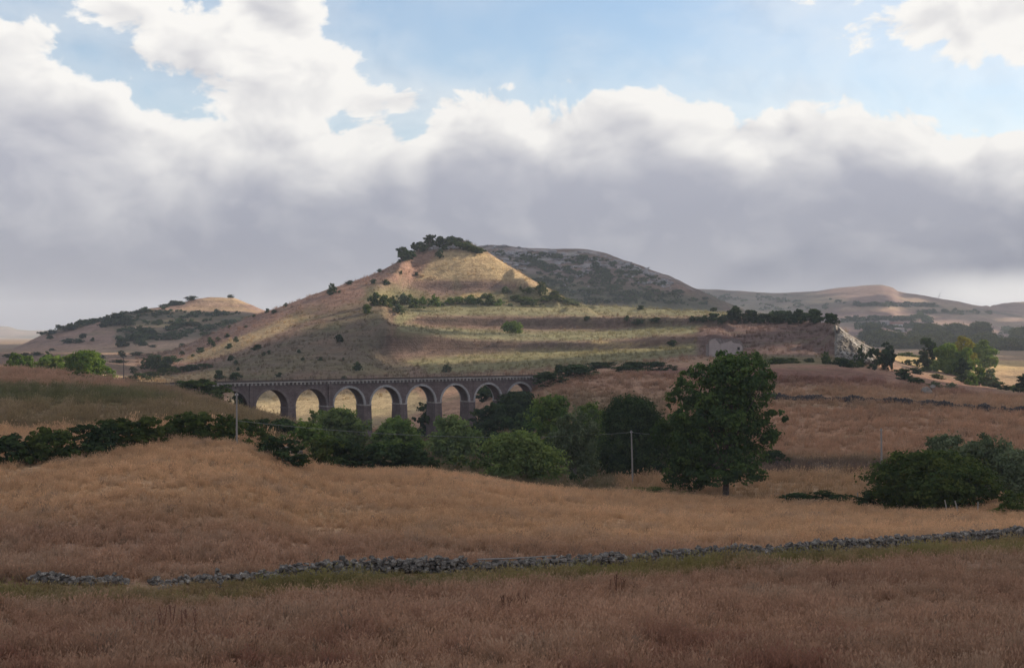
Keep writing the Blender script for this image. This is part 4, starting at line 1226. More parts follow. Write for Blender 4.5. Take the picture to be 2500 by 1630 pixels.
# utility poles and the wire between them
def utility_pole(label, px, top, Y, r=.13, lean=0.0, mat=WOOD_POLE):
    z0 = G.zp(px, Y); h = (HY - top) / F * Y - z0
    o = empty('utility_pole', ((px - CX) / F * Y, Y, z0)); tag(o, label, 'utility pole', 'utility poles in the valley')
    V, Q = tube_np([(0, 0, -1), (lean * .5, 0, h * .5), (lean, 0, h)], [r * 1.25, r, r * .78], 10)
    s = mobj('shaft', mesh_np('shaft', V, Q, True, mat=mat), o)
    V, Q = box_np(lean - .16, lean + .16, -.04, .04, h - .42, h - .36); xa = mobj('crossarm', mesh_np('crossarm', V, Q, mat=mat), o)
    for dx in (-.13, .13):
        V, Q = tube_np([(lean + dx, 0, h - .36), (lean + dx, 0, h - .28), (lean + dx, 0, h - .16)], [.03, .055, .04], 8); mobj('insulator', mesh_np('insulator', V, Q, True, mat=WHITEWASH), xa)
    return Vector((o.location.x + lean, Y, z0 + h)), o
POLE_DARK = plain_mat('dark_pole_wood', (0.115, 0.10, 0.095), 0.9, 0, .3, 4)
tA, _ = utility_pole('grey wooden utility pole in front of the dark hedge by the hillock', 578, 957, G.hit(578, 1086, 150, 230), .10)
tB, _ = utility_pole('grey wooden utility pole in front of the dark round tree', 1545, 1050, G.hit(1545, 1182, 190, 260), .12, -.25)
tC, _ = utility_pole('bare grey utility pole rising in front of the right-hand brown field', 2153, 1045, G.hit(2154, 1170, 185, 260), .15, -.12)
tD, _ = utility_pole('thin dark utility pole beyond the hillock near the sunlit tree', 302, 868, 395, .12, 0, POLE_DARK)
def wire(label, a, b, sag):
    a, b = Vector(a), Vector(b)
    n = 40
    pts = [np.array(a.lerp(b, t)) - np.array((a.x, a.y, a.z)) + np.array((0, 0, -4 * sag * t * (1 - t))) for t in np.linspace(0, 1, n)]
    V, Q = tube_np(pts, [.016] * n, 5)
    tag(mobj('wire', mesh_np('wire', V, Q, mat=WIRE_M), None, a), label, 'wire')
wA = Vector((tA.x, tA.y, (HY - 1026) / F * tA.y))
wire('thin overhead wire sagging over the valley trees between two wooden poles', wA + Vector((0, -.2, 0)), tB + Vector((0, 0, -.3)), 1.3)
wire('thin overhead wire from the middle pole into the tall tree', tB + Vector((.1, 0, -.3)), W(1665, 1063, 215), .15)

# fence posts along the field edge at the right
for px, top, h, lean, lab in ((2095, 1213, 1.25, -.05, 'grey wooden fence post at the end of the low hedge, leftmost of the row'), (2190, 1229, .95, 0, 'short fence post in front of the low hedge beside the big dark tree'),
                              (2313, 1230, 1.0, -.22, 'leaning grey fence post under the big dark tree'), (2340, 1234, .95, -.28, 'most tilted fence post in front of the big dark tree trunk'),
                              (2387, 1233, .95, .03, 'upright fence post at the right end of the big dark tree'), (1918, 1217, .8, 0, 'small fence post in front of the low hedge left of the big dark tree')):
    Yp = float(np.interp(px, [1900, 2100, 2250, 2500], [184, 173, 163, 152]))
    V, Q = tube_np([(0, 0, -.3), (lean * .7, 0, h * .7), (lean * 1.4, 0, h * 1.4)], [.085, .08, .07], 7)
    V = np.concatenate([V, [V[-7:].mean(0) + (0, 0, .02)]]); nq = len(V) - 1
    me = mesh_np('fence_post', V, [Q, np.array([(nq - 7 + i, nq - 7 + (i + 1) % 7, nq) for i in range(7)])], mat=POST_M)
    tag(mobj('fence_post', me, None, ((px - CX) / F * Yp, Yp, G.zp(px, Yp))), lab, 'fence post', 'fence posts along the field edge')

# ------------------------------------------------------------------ the valley trees
def lobes_px(lst, pxc, Y, z0, seed, dep=.8):
    r = np.random.default_rng(seed); k = Y / F; out = []
    for px, py, rx, ry in lst:
        d = r.uniform(-1, 1) * dep * 3.2
        out.append(((px - pxc) * k, d, (HY - py) * k - z0, rx * k, (rx + ry) / 2 * k, ry * k))
    return out
YT = 197.0
zt = G.zp(1772, YT)
big_l = [(1790, 896, 52, 36), (1722, 914, 44, 34), (1850, 900, 36, 42), (1868, 935, 26, 34), (1678, 950, 40, 34), (1770, 945, 66, 50), (1835, 965, 50, 45), (1893, 1012, 26, 20), (1646, 978, 24, 20), (1716, 1005, 62, 48), (1800, 1022, 70, 52), (1855, 1050, 46, 46),
         (1690, 1075, 52, 42), (1765, 1100, 70, 48), (1838, 1115, 50, 38), (1715, 1135, 46, 32), (1795, 1150, 52, 26), (1876, 1082, 26, 30), (1745, 1040, 60, 50), (1780, 980, 60, 50), (1660, 1020, 30, 26), (1765, 880, 26, 20), (1670, 920, 22, 20), (1750, 1165, 46, 20), (1690, 1125, 46, 36), (1720, 1160, 46, 22), (1825, 1160, 50, 22), (1775, 1060, 80, 60), (1800, 920, 60, 40)]
tree('tall_tree', 'tallest dark green spreading tree on a short thick trunk in the field', 1632, 1912, 848, YT, LEAF_OAK, 31, lobes=lobes_px(big_l, 1772, YT, zt, 3), density=15, leaf=.235, clear=.10, r0=.46, nlimb=12)
tree('small_tree', 'smaller dark tree on a thin trunk tucked against the tallest tree', 1602, 1722, 1010, 200, LEAF_OAK, 32, density=15, leaf=.2, clear=.15, n=20, r0=.2)
tree('round_tree', 'large dark dome-shaped tree behind the middle utility pole', 1462, 1648, 974, 243, LEAF_DARK, 33, density=13, leaf=.22, clear=.02, n=26, shape='dome')
tree('olive_tree', 'pale grey-green olive tree with drooping crown left of the middle pole', 1354, 1456, 1006, 212, LEAF_OLIVE, 34, density=15, leaf=.18, clear=.12, n=20, shape='round', bark=BARK_PALE)
tree('willow_bush', 'big yellow-green willow bush at the edge of the field', 1192, 1356, 1056, 199, LEAF_WILLOW, 35, density=17, leaf=.2, clear=.0, n=26, shape='dome', up=.5)
tree('willow_tree', 'rounded green willow in front of the viaduct piers, leftmost of three', 776, 898, 1000, 325, LEAF_WILLOW, 36, density=8, leaf=.3, clear=.02, n=22, shape='dome', up=.4)
tree('willow_tree', 'green willow in front of the viaduct, middle of the three', 918, 1030, 1022, 322, LEAF_GREEN, 37, density=8, leaf=.3, clear=.02, n=22, shape='dome', up=.4)
tree('willow_tree', 'bright green willow in front of the viaduct, rightmost of three', 1056, 1166, 1019, 316, LEAF_WILLOW, 38, density=8, leaf=.3, clear=.02, n=22, shape='dome', up=.4)
tree('valley_tree', 'light green leafy tree behind the olive tree on the valley side', 1300, 1402, 968, 290, LEAF_GREEN, 39, density=9, leaf=.28, clear=.05, n=20)
tree('valley_tree', 'green tree between the olive tree and the dark dome-shaped tree', 1392, 1500, 990, 275, LEAF_GREEN, 40, density=9, leaf=.27, clear=.04, n=20)
tree('valley_tree', 'dark bushy tree at the right end of the viaduct below the last arch', 1215, 1330, 958, 395, LEAF_DARK, 41, density=6, leaf=.36, clear=.02, n=22, shape='dome')
tree('valley_tree', 'dark tree growing under the last arches of the viaduct', 1155, 1240, 985, 408, LEAF_DARK, 42, density=6, leaf=.36, clear=.02, n=18, shape='dome')
tree('valley_tree', 'dark tree showing through the second last arch of the viaduct', 1160, 1212, 942, 492, LEAF_DARK, 43, density=5, leaf=.4, clear=.02, n=16)
tree('valley_tree', 'dark green tree low on the slope behind the light green leafy tree', 1232, 1320, 1010, 330, LEAF_DARK, 44, density=8, leaf=.3, clear=.02, n=18, shape='dome')
tree('valley_tree', 'small green tree at the foot of the viaduct seen through its third arch', 752, 802, 1002, 405, LEAF_GREEN, 45, density=6, leaf=.33, clear=.05, n=14)
tree('valley_tree', 'dark shrubby tree beside the pier at the middle of the viaduct', 1012, 1058, 985, 440, LEAF_DARK, 46, density=6, leaf=.36, clear=.03, n=14)
# clump at the right edge
tree('broad_tree', 'big dark green rounded tree at the right, standing by the fence posts', 2158, 2406, 1106, 166, LEAF_MASTIC, 50, density=16, leaf=.19, clear=.01, n=34, shape='dome')
tree('olive_tree', 'feathery olive tree rising behind the big dark tree by the fence', 2250, 2368, 1063, 184, LEAF_OLIVE, 51, density=14, leaf=.18, clear=.2, n=20, up=.5, bark=BARK_PALE)
tree('olive_tree', 'wide feathery olive tree right of the big dark tree by the fence', 2345, 2472, 1066, 176, LEAF_OLIVE, 52, density=14, leaf=.18, clear=.22, n=22, up=.5, bark=BARK_PALE)
tree('olive_tree', 'grey-green olive tree cut off by the right edge of the picture', 2440, 2575, 1100, 168, LEAF_OLIVE, 53, density=14, leaf=.18, clear=.15, n=20, up=.4, bark=BARK_PALE)
# sunlit poplars at the left and the wood at the right
tree('leafy_tree', 'bright yellow-green sunlit tree standing behind the left hillock', 160, 264, 858, 468, LEAF_LIME, 55, density=6, leaf=.38, clear=.02, n=26, shape='dome')
tree('leafy_tree', 'sunlit green tree just left of the brightest tree behind the hillock', 92, 158, 870, 480, LEAF_GREEN, 56, density=6, leaf=.38, clear=.02, n=18, shape='dome')
tree('leafy_tree', 'sunlit green tree at the far left edge behind the hillock', 16, 60, 862, 482, LEAF_LIME, 57, density=6, leaf=.38, clear=.02, n=16, shape='dome')
tree('leafy_tree', 'dull green tree second from the left edge behind the hillock', 52, 98, 869, 490, LEAF_GREEN, 58, density=6, leaf=.38, clear=.02, n=16, shape='dome')
tree('leafy_tree', 'dark rounded tree peeping out behind the sunlit trees at the left', 100, 138, 860, 520, LEAF_DARK, 59, density=6, leaf=.38, clear=.02, n=14, shape='dome')
tree('lone_tree', 'single small round tree on the brown field left of the hill', 288, 306, 856, G.hit(297, 873, 640, 1000), LEAF_DARK, 60, density=6, leaf=.3, clear=.1, n=10)
RT = 'trees on the slope beside the cliff'
tree('slope_tree', 'dark columnar tree in front of the pale cliff', 2086, 2113, 843, 556, LEAF_DARK, 61, density=5, leaf=.4, clear=.03, n=14, group=RT)
tree('slope_tree', 'dark round-headed tree right of the pale cliff', 2116, 2149, 850, 552, LEAF_DARK, 62, density=5, leaf=.4, clear=.06, n=14, group=RT)
tree('slope_tree', 'taller dark tree at the right end of the cliff trees', 2142, 2184, 838, 568, LEAF_DARK, 63, density=5, leaf=.4, clear=.06, n=16, group=RT)
tree('slope_tree', 'dark green tree at the left end of the sunlit wood on the right', 2244, 2292, 826, 640, LEAF_DARK, 64, density=5, leaf=.42, clear=.02, n=18, shape='dome', group=RT)
tree('slope_tree', 'large sunlit green tree in the wood on the right-hand slope', 2282, 2352, 840, 625, LEAF_GREEN, 65, density=5, leaf=.42, clear=.02, n=22, shape='dome', group=RT)
tree('slope_tree', 'sunlit green tree below the yellow one in the right-hand wood', 2328, 2378, 850, 622, LEAF_GREEN, 66, density=5, leaf=.42, clear=.02, n=18, shape='dome', group=RT)
tree('slope_tree', 'bright yellow tree crowning the wood on the right-hand slope', 2332, 2378, 824, 690, LEAF_YELLOW, 67, density=5, leaf=.42, clear=.05, n=16, group=RT)
tree('slope_tree', 'green tree behind the bright yellow tree', 2366, 2430, 832, 720, LEAF_GREEN, 68, density=5, leaf=.45, clear=.02, n=18, shape='dome', group=RT)
tree('slope_tree', 'dark tree at the lower edge of the sunlit right-hand wood', 2332, 2372, 876, 590, LEAF_DARK, 69, density=5, leaf=.4, clear=.02, n=14, shape='dome', group=RT)
tree('slope_tree', 'grey-green tree at the lower right end of the right-hand wood', 2370, 2412, 890, 585, LEAF_GREEN, 70, density=5, leaf=.4, clear=.02, n=16, shape='dome', group=RT)
tree('slope_tree', 'grey-green rounded tree lowest and rightmost in the right-hand wood', 2402, 2438, 900, 580, LEAF_OLIVE, 71, density=5, leaf=.4, clear=.02, n=14, shape='dome', group=RT)
tree('slope_tree', 'small dark tree alone on the rusty slope below the cliff trees', 2186, 2222, 900, G.hit(2204, 928, 430, 620), LEAF_DARK, 72, density=6, leaf=.36, clear=.02, n=12, shape='dome', group=RT)
tree('slope_tree', 'dark tree cut off by the right edge above the brown field', 2482, 2540, 914, 520, LEAF_DARK, 73, density=5, leaf=.4, clear=.02, n=14, shape='dome', group=RT)
# trees along the top of the spur
ST = 'trees along the top of the spur'
for i, (a, b, t, lab) in enumerate(((1776, 1820, 748, 'tallest and leftmost dark tree in the row on top of the spur'), (1816, 1864, 757, 'second dark tree from the left in the row on the spur'), (1852, 1890, 766, 'lowest dark tree in the gap of the row on the spur'),
                                    (1880, 1932, 759, 'wide dark tree in the middle of the row on the spur'), (1926, 1966, 756, 'dark tree right of the middle in the row on the spur'), (1962, 2012, 755, 'broad dark tree near the right end of the row on the spur'),
                                    (2010, 2046, 765, 'last dark tree of the row, at the top of the pale cliff'))):
    pxm = (a + b) / 2
    Yq = G.hit(pxm, 789, 560, 900)
    tree('spur_tree', lab, a, b, t, Yq, LEAF_DARK, 80 + i, density=4.5, leaf=.45, clear=.0, n=16, shape='dome', group=ST)
# trees on the summit
HT = 'trees on the summit of the main hill'
for i, (a, b, t, bs, lab) in enumerate(((972, 1012, 604, 636, 'leftmost dark tree on the shoulder of the hilltop'), (1006, 1043, 591, 618, 'dark tree second from the left on the hilltop'), (1035, 1062, 574, 606, 'tallest dark tree at the very top of the hill'),
                                        (1056, 1092, 578, 606, 'wide dark tree just right of the tallest on the hilltop'), (1086, 1122, 578, 606, 'olive-brown tree over the rocks on the hilltop'), (1114, 1154, 592, 612, 'low dull green tree on the right of the hilltop'), (1138, 1180, 602, 618, 'lowest bush-like tree where the hilltop falls to the right'))):
    pxm = (a + b) / 2
    tree('summit_tree', lab, a, b, t, G.hit(pxm, bs, 880, 1000), LEAF_DARK if i < 5 else LEAF_MASTIC, 90 + i, density=3.6, leaf=.6, clear=.03, n=15, shape='round' if i < 3 else 'dome', group=HT)
tree('terrace_tree', 'round sunlit green tree alone on the hill terrace', 1230, 1272, 785, G.hit(1250, 813, 690, 800), LEAF_GREEN, 99, density=5, leaf=.42, clear=.02, n=18)

# ------------------------------------------------------------------ bushes
g_ = 'dark shrubs of the hedge below the hillock'
for px, bs, w_, h_, lab in ((12, 1136, 120, 66, 'dark shrub at the left picture edge, first of the hedge below the hillock'), (92, 1130, 118, 72, 'dark hedge shrub second from the left edge below the hillock'), (160, 1122, 100, 62, 'dark hedge shrub third from the left edge below the hillock'),
                            (228, 1110, 110, 66, 'dark hedge shrub fourth from the left edge below the hillock'), (298, 1096, 110, 64, 'dark hedge shrub fifth from the left edge below the hillock'), (362, 1086, 96, 60, 'dark hedge shrub sixth from the left edge below the hillock'),
                            (430, 1072, 110, 56, 'wide dark hedge shrub at the crest of the field below the hillock'), (500, 1074, 100, 58, 'dark hedge shrub second left of the wooden pole below the hillock'), (556, 1078, 84, 56, 'dark hedge shrub right behind the wooden pole below the hillock'), (604, 1074, 70, 44, 'dark hedge shrub just right of the wooden pole below the hillock')):
    shrub(px, bs, w_ * 1.18, h_ * 1.12, lab, g_, LEAF_MASTIC if px % 3 else LEAF_DARK, y0=148, y1=230)
g_ = 'shrubs on the bank right of the left pole'
for px, bs, w_, h_, m_, lab in ((645, 1068, 84, 46, LEAF_DARK, 'dark shrub on the bank, second right of the left wooden pole'), (692, 1072, 84, 48, LEAF_DARK, 'dark shrub on the bank above the rock outcrop'), (682, 1130, 122, 62, LEAF_DARK, 'low dark shrub at the field edge left of the rock outcrop'),
                                (650, 1092, 70, 34, LEAF_MASTIC, 'low shrub on the bank between the two dark shrubs right of the left pole'), (752, 1120, 100, 88, LEAF_GREEN, 'tall green shrub right of the rock outcrop'), (795, 1142, 100, 74, LEAF_MASTIC, 'green shrub at the field edge right of the rock outcrop'), (718, 1140, 60, 30, LEAF_MASTIC, 'low green shrub below the rock outcrop')):
    shrub(px, bs, w_, h_, lab, g_, m_, y0=150, y1=260)
g_ = 'dark shrubs in front of the willows'
for px, bs, w_, h_, Y, lab in ((842, 1144, 125, 72, 190, 'dark dense shrub below the leftmost willow'), (912, 1146, 120, 66, 191, 'dark dense shrub below the gap between the left willows'), (978, 1150, 115, 66, 192, 'dark dense shrub below the middle willow'), (1030, 1150, 80, 54, 192, 'dark shrub at the right end of the row below the willows'),
                               (1010, 1130, 120, 60, 235, 'dull green shrub behind the dark row, below the middle willow'), (1110, 1135, 130, 62, 238, 'dull green shrub below the rightmost willow'), (1180, 1135, 90, 62, 240, 'dull green shrub left of the big willow bush'), (870, 1120, 110, 60, 235, 'green shrub behind the dark row, below the leftmost willow')):
    shrub(px, bs, w_, h_, lab, g_, LEAF_DARK if Y < 200 else LEAF_MASTIC, Y=Y)
g_ = 'undergrowth bushes on the valley side'
for px, bs, w_, h_, Y, m_, lab in ((1270, 1080, 130, 70, 300, LEAF_DARK, 'dark bush on the valley side behind the big willow bush'), (1200, 1085, 110, 60, 330, LEAF_DARK, 'dark bush between the rightmost willow and the valley trees'), (1370, 1080, 100, 80, 268, LEAF_MASTIC, 'bush behind the top of the pale olive tree'),
                                   (1300, 1110, 100, 50, 262, LEAF_DARK, 'dark bush right behind the big willow bush'), (1440, 1130, 90, 80, 245, LEAF_MASTIC, 'bush between the pale olive tree and the dark dome-shaped tree'),
                                   (1402, 1170, 34, 34, 204, LEAF_DARK, 'small dark bush at the foot of the pale olive tree'), (1478, 1184, 40, 14, 203, LEAF_DARK, 'very low dark bush left of the foot of the middle pole'), (1600, 1206, 130, 16, 196, LEAF_MASTIC, 'low green strip of bush left of the tall trunk'), (1540, 1201, 90, 12, 196, LEAF_GREEN, 'low green strip of bush at the foot of the middle pole'),
                                   (1888, 1132, 60, 34, 274, LEAF_DARK, 'dark bush right of the tallest tree at the field foot'), (1925, 1128, 22, 16, 276, LEAF_DARK, 'tiny bush beside the dark bush right of the tallest tree')):
    shrub(px, bs, w_, h_, lab, g_, m_, Y=Y)
g_ = 'low hedge bushes along the field edge at the right'
for px, bs, w_, h_, Y, m_, lab in ((1948, 1230, 80, 26, 183, LEAF_DARK, 'leftmost low hedge bush along the field edge at the right'), (2006, 1232, 72, 33, 180, LEAF_DARK, 'tallest of the low hedge bushes left of the fence posts'), (2062, 1232, 60, 26, 177, LEAF_DARK, 'low hedge bush just left of the leftmost tall fence post'),
                                   (2128, 1238, 80, 42, 172, LEAF_DARK, 'low dark bush between the leftmost tall fence post and the big dark tree'), (2180, 1242, 80, 60, 169, LEAF_MASTIC, 'dark bush against the left side of the big dark tree'), (2480, 1250, 70, 52, 156, LEAF_MASTIC, 'dark bush in the bottom right corner of the tree clump'), (2440, 1252, 60, 14, 156, LEAF_GREEN, 'flat green bush under the olive trees at the right'),
                                   (2482, 1316, 44, 30, 113, LEAF_DARK, 'dark bush at the right end of the foreground stone wall')):
    shrub(px, bs, w_, h_, lab, g_, m_, Y=Y)
shrub(495, 972, 118, 44, 'big green bush on the hillock where the railway meets the viaduct', None, LEAF_MASTIC, Y=377)
shrub(585, 1005, 60, 46, 'green bush under the leftmost arch of the viaduct', None, LEAF_MASTIC, Y=400)
shrub(612, 1012, 40, 26, 'pale green bush at the foot of the leftmost arch of the viaduct', None, LEAF_GREEN, Y=396)
shrub(195, 944, 60, 22, 'low dark bush on top of the left hillock', None, LEAF_MASTIC, Y=368)
shrub(670, 1040, 40, 24, 'green bush against the second pier of the viaduct', None, LEAF_GREEN, Y=392)
g_ = 'bushes above the right end of the viaduct'
for px, bs, w_, h_, Y, lab in ((1366, 914, 26, 30, 480, 'upright dark bush beside the right end of the viaduct'), (1345, 945, 80, 34, 452, 'dark bush below the right end of the viaduct deck'), (1410, 932, 90, 30, 462, 'wide dark bush right of the viaduct end'), (1410, 912, 80, 18, 520, 'low dark bush above the viaduct end'), (1475, 900, 74, 16, 548, 'low dark bush on the slope above the viaduct end'),
                               (1555, 914, 70, 22, 500, 'dark low bush left of the tallest tree at the brown slope'), (1610, 908, 80, 22, 505, 'dark low bush just left of the top of the tallest tree'), (1530, 920, 70, 16, 490, 'flattest dark bush at the top of the brown slope'), (1265, 975, 90, 30, 448, 'dark bush at the foot of the last arch')):
    shrub(px, bs, w_, h_, lab, g_, LEAF_DARK, Y=Y)
# hedges and clumps at the left foot of the main hill
g_ = 'clump of bushes at the left foot of the hill'
for i, (px, bs, w_, h_) in enumerate(((362, 900, 34, 26), (385, 896, 44, 30), (408, 898, 36, 28), (425, 884, 30, 16), (395, 906, 40, 18))):
    shrub(px, bs, w_, h_, 'one of the bushes in the clump at the left hill foot', g_, LEAF_DARK, 'far', y0=560, y1=900)
g_ = 'hedge rising to the left foot of the hill'
for i, (px, bs, w_, h_) in enumerate(((318, 929, 34, 12), (345, 926, 40, 15), (370, 922, 36, 15), (395, 916, 40, 18), (420, 912, 36, 17), (445, 908, 40, 14), (472, 904, 44, 14), (500, 899, 40, 12))):
    shrub(px, bs, w_, h_, 'one of the hedge bushes rising to the hill foot', g_, LEAF_MASTIC if i in (2, 3, 4) else LEAF_DARK, 'far', y0=540, y1=900)
shrub(326, 911, 16, 15, 'small round bush on the brown field left of the dense bush clump', None, LEAF_DARK, 'far', y0=560, y1=950)
shrub(290, 886, 34, 8, 'flat dark bush laid in as the shadow of the lone tree on the brown field', None, LEAF_DARK, 'far', y0=600, y1=1000)  # stands in for the cast shadow of the lone tree
# scattered shrubs on the open slopes of the main hill
g_ = 'small shrubs scattered on the left slope of the main hill'
for px, bs, w_, h_ in ((514, 841, 26, 18), (489, 860, 24, 12), (521, 848, 10, 14), (532, 832, 11, 9), (555, 824, 15, 9), (576, 836, 17, 14), (559, 850, 16, 11), (445, 868, 13, 11), (564, 880, 16, 12), (576, 891, 13, 10), (581, 905, 8, 9), (627, 853, 22, 12), (657, 865, 11, 9), (644, 869, 10, 9),
                       (730, 863, 10, 8), (739, 880, 9, 7), (782, 880, 11, 9), (838, 880, 8, 7), (681, 920, 14, 11), (840, 927, 13, 9), (600, 800, 10, 6), (560, 800, 9, 6), (470, 872, 10, 7)):
    shrub(px, bs, w_, h_, 'one of the small shrubs on the left slope of the main hill', g_, LEAF_DARK, 'far', y0=590, y1=1000)
g_ = 'small shrubs along the left skyline of the main hill'
for px, bs, w_, h_ in ((853, 695, 15, 10), (927, 665, 11, 8), (697, 748, 14, 9), (653, 763, 12, 10), (669, 766, 13, 9), (911, 694, 13, 11), (942, 694, 16, 11), (979, 677, 11, 8), (1017, 677, 11, 8), (620, 774, 8, 6), (828, 716, 8, 6), (948, 700, 14, 7)):
    shrub(px, bs, w_, h_, 'one of the tiny shrubs near the main hill skyline', g_, LEAF_DARK, 'far', y0=640, y1=1000)
shrub(811, 719, 27, 26, 'largest round shrub standing on the left skyline of the main hill', None, LEAF_DARK, 'far', y0=640, y1=1000)
shrub(537, 926, 24, 22, 'dark round shrub above the left end of the viaduct, left of its pair', None, LEAF_DARK, 'far', y0=560, y1=800)
shrub(574, 927, 30, 18, 'wider dark shrub above the left end of the viaduct, right of its pair', None, LEAF_DARK, 'far', y0=560, y1=800)
shrub(828, 834, 20, 17, 'round shrub on the dark slope left of the terraces', None, LEAF_DARK, 'far', y0=590, y1=1000)
shrub(872, 904, 24, 20, 'dark shrub on the slope just above the middle of the viaduct', None, LEAF_DARK, 'far', y0=590, y1=1000)
shrub(1091, 908, 22, 18, 'dark shrub above the right half of the viaduct', None, LEAF_DARK, 'far', y0=590, y1=1000)
g_ = 'row of shrubs along the back of the upper terrace'
for px, bs, w_, h_ in ((898, 766, 25, 22), (916, 746, 34, 30), (940, 748, 38, 27), (958, 745, 26, 22), (983, 744, 30, 26), (1015, 752, 38, 24), (1000, 740, 24, 20), (1032, 742, 20, 18), (1062, 748, 34, 25), (971, 765, 38, 22), (1098, 741, 26, 14), (1122, 744, 30, 18), (1149, 743, 30, 20), (1168, 744, 24, 16), (1195, 743, 30, 24), (1218, 745, 24, 15), (1247, 748, 12, 7), (1184, 728, 20, 12)):
    shrub(px, bs, w_, h_, 'one of the green shrubs behind the upper hill terrace', g_, (LEAF_GREEN, LEAF_MASTIC, LEAF_OLIVE)[px % 3], 'far', y0=760, y1=1000)
g_ = 'scrub on the right shoulder of the main hill'
for px, bs, w_, h_ in ((1320, 719, 36, 27), (1271, 711, 12, 11), (1290, 744, 60, 18), (1262, 735, 30, 14), (1332, 738, 40, 14), (1360, 735, 34, 14), (1385, 742, 34, 14), (1350, 722, 26, 12), (1405, 746, 24, 10), (1235, 715, 30, 14), (1290, 720, 30, 12)):
    shrub(px, bs, w_, h_, 'one of the scrub bushes on the hill right shoulder', g_, LEAF_OLIVE if px % 2 else LEAF_MASTIC, 'far', y0=820, y1=1000)
g_ = 'scrub over the rocks on the summit'
for px, bs, w_, h_ in ((1098, 604, 28, 18), (1112, 598, 26, 16), (1126, 606, 30, 16), (1140, 610, 26, 14), (1154, 612, 26, 12), (1168, 614, 24, 10), (1084, 610, 24, 14), (1120, 590, 26, 12), (1140, 598, 24, 12), (1104, 588, 24, 12)):
    shrub(px, bs, w_ * .8, h_ * .75, 'one of the dull bushes over the summit rocks', g_, LEAF_MASTIC if px % 4 else LEAF_DARK, 'far', y0=900, y1=1000)
shrub(1072, 631, 22, 20, 'dark bush just below the rocks on the hilltop', None, LEAF_DARK, 'far', y0=880, y1=1000)
shrub(975, 642, 10, 8, 'tiny bush below the leftmost hilltop tree', None, LEAF_DARK, 'far', y0=880, y1=1000)
g_ = 'shrubs on the terrace edges'
for px, bs, w_, h_ in ((1432, 788, 16, 10), (1600, 790, 24, 12), (1560, 792, 30, 12), (1530, 786, 18, 12), (1565, 757, 20, 10), (1742, 759, 17, 11), (1640, 845, 20, 14), (1690, 790, 16, 12)):
    shrub(px, bs, w_, h_, 'one of the small shrubs along the hill terrace edges', g_, LEAF_DARK, 'far', y0=640, y1=1000)
g_ = 'low dark hedge at the left end of the spur trees'
for px, bs, w_, h_ in ((1720, 785, 30, 14), (1745, 787, 34, 18), (1768, 789, 30, 20), (1700, 784, 26, 10)):
    shrub(px, bs, w_, h_, 'one of the low bushes left of the spur trees', g_, LEAF_DARK, 'far', y0=600, y1=900)
g_ = 'bushes at the foot of the spur and cliff'
for px, bs, w_, h_ in ((2016, 888, 34, 28), (2048, 891, 40, 18), (2080, 896, 28, 16), (1900, 888, 60, 14), (1930, 886, 40, 12), (2100, 896, 30, 16), (1975, 884, 24, 10), (2065, 896, 26, 20)):
    shrub(px, bs, w_, h_, 'one of the dark bushes at the foot of the spur', g_, LEAF_DARK if px % 2 else LEAF_MASTIC, 'far', y0=480, y1=640)
g_ = 'bushes over the top of the cliff'
for px, bs, w_, h_, Y in ((2052, 797, 26, 10, 668), (2078, 806, 24, 9, 672), (2100, 822, 24, 10, 676), (2122, 838, 22, 10, 680), (2140, 852, 24, 10, 684)):
    shrub(px, bs, w_, h_, 'one of the bushes along the pale cliff top', g_, LEAF_MASTIC, 'far', Y=Y)
g_ = 'bushes on the rough slope below the right-hand wood'
for px, bs, w_, h_, m_ in ((2275, 889, 36, 18, LEAF_OLIVE), (2234, 876, 12, 11, LEAF_DARK), (2282, 946, 44, 14, LEAF_OLIVE), (2323, 952, 32, 18, LEAF_OLIVE), (2372, 940, 38, 26, LEAF_GREEN), (2236, 938, 40, 16, LEAF_DARK), (2238, 912, 30, 14, LEAF_DARK), (2300, 905, 36, 16, LEAF_DARK), (2330, 912, 34, 16, LEAF_GREEN), (2215, 890, 24, 12, LEAF_MASTIC),
                           (2260, 905, 24, 10, LEAF_MASTIC), (2430, 946, 36, 14, LEAF_DARK), (2455, 952, 34, 12, LEAF_DARK), (2476, 955, 30, 15, LEAF_GREEN), (2290, 925, 30, 12, LEAF_MASTIC), (2345, 930, 30, 12, LEAF_MASTIC), (2395, 935, 30, 20, LEAF_GREEN)):
    shrub(px, bs, w_, h_, 'one of the bushes on the slope below the right-hand wood', g_, m_, 'far', y0=430, y1=660)
shrub(2212, 847, 66, 15, 'low wide dull mound of bush on the golden field right of the cliff', None, LEAF_MASTIC, 'far', Y=760)
# bushes on the hill at the far left
g_ = 'bushes on the far hill at the left'
for px, bs, w_, h_ in ((400, 752, 22, 8), (420, 747, 26, 12), (440, 746, 24, 9), (466, 730, 26, 10), (563, 727, 16, 8), (262, 792, 30, 22), (282, 794, 40, 30), (306, 793, 34, 24), (170, 806, 50, 12), (125, 817, 34, 10), (205, 792, 30, 8), (124, 828, 18, 8), (202, 826, 18, 12), (165, 838, 26, 12), (190, 838, 24, 10), (226, 833, 16, 8),
                       (300, 846, 36, 20), (345, 844, 30, 12), (372, 848, 16, 6), (330, 832, 46, 14), (405, 830, 60, 14), (370, 818, 40, 14), (445, 845, 14, 6), (250, 800, 20, 10), (355, 763, 30, 8), (385, 792, 26, 10), (430, 800, 30, 10), (470, 796, 40, 10)):
    shrub(px, bs, w_, h_, 'one of the dark bushes on the flat-topped far hill', g_, LEAF_DARK, 'far', loft=LH)
g_ = 'bushes on the brown fields below the far hill'
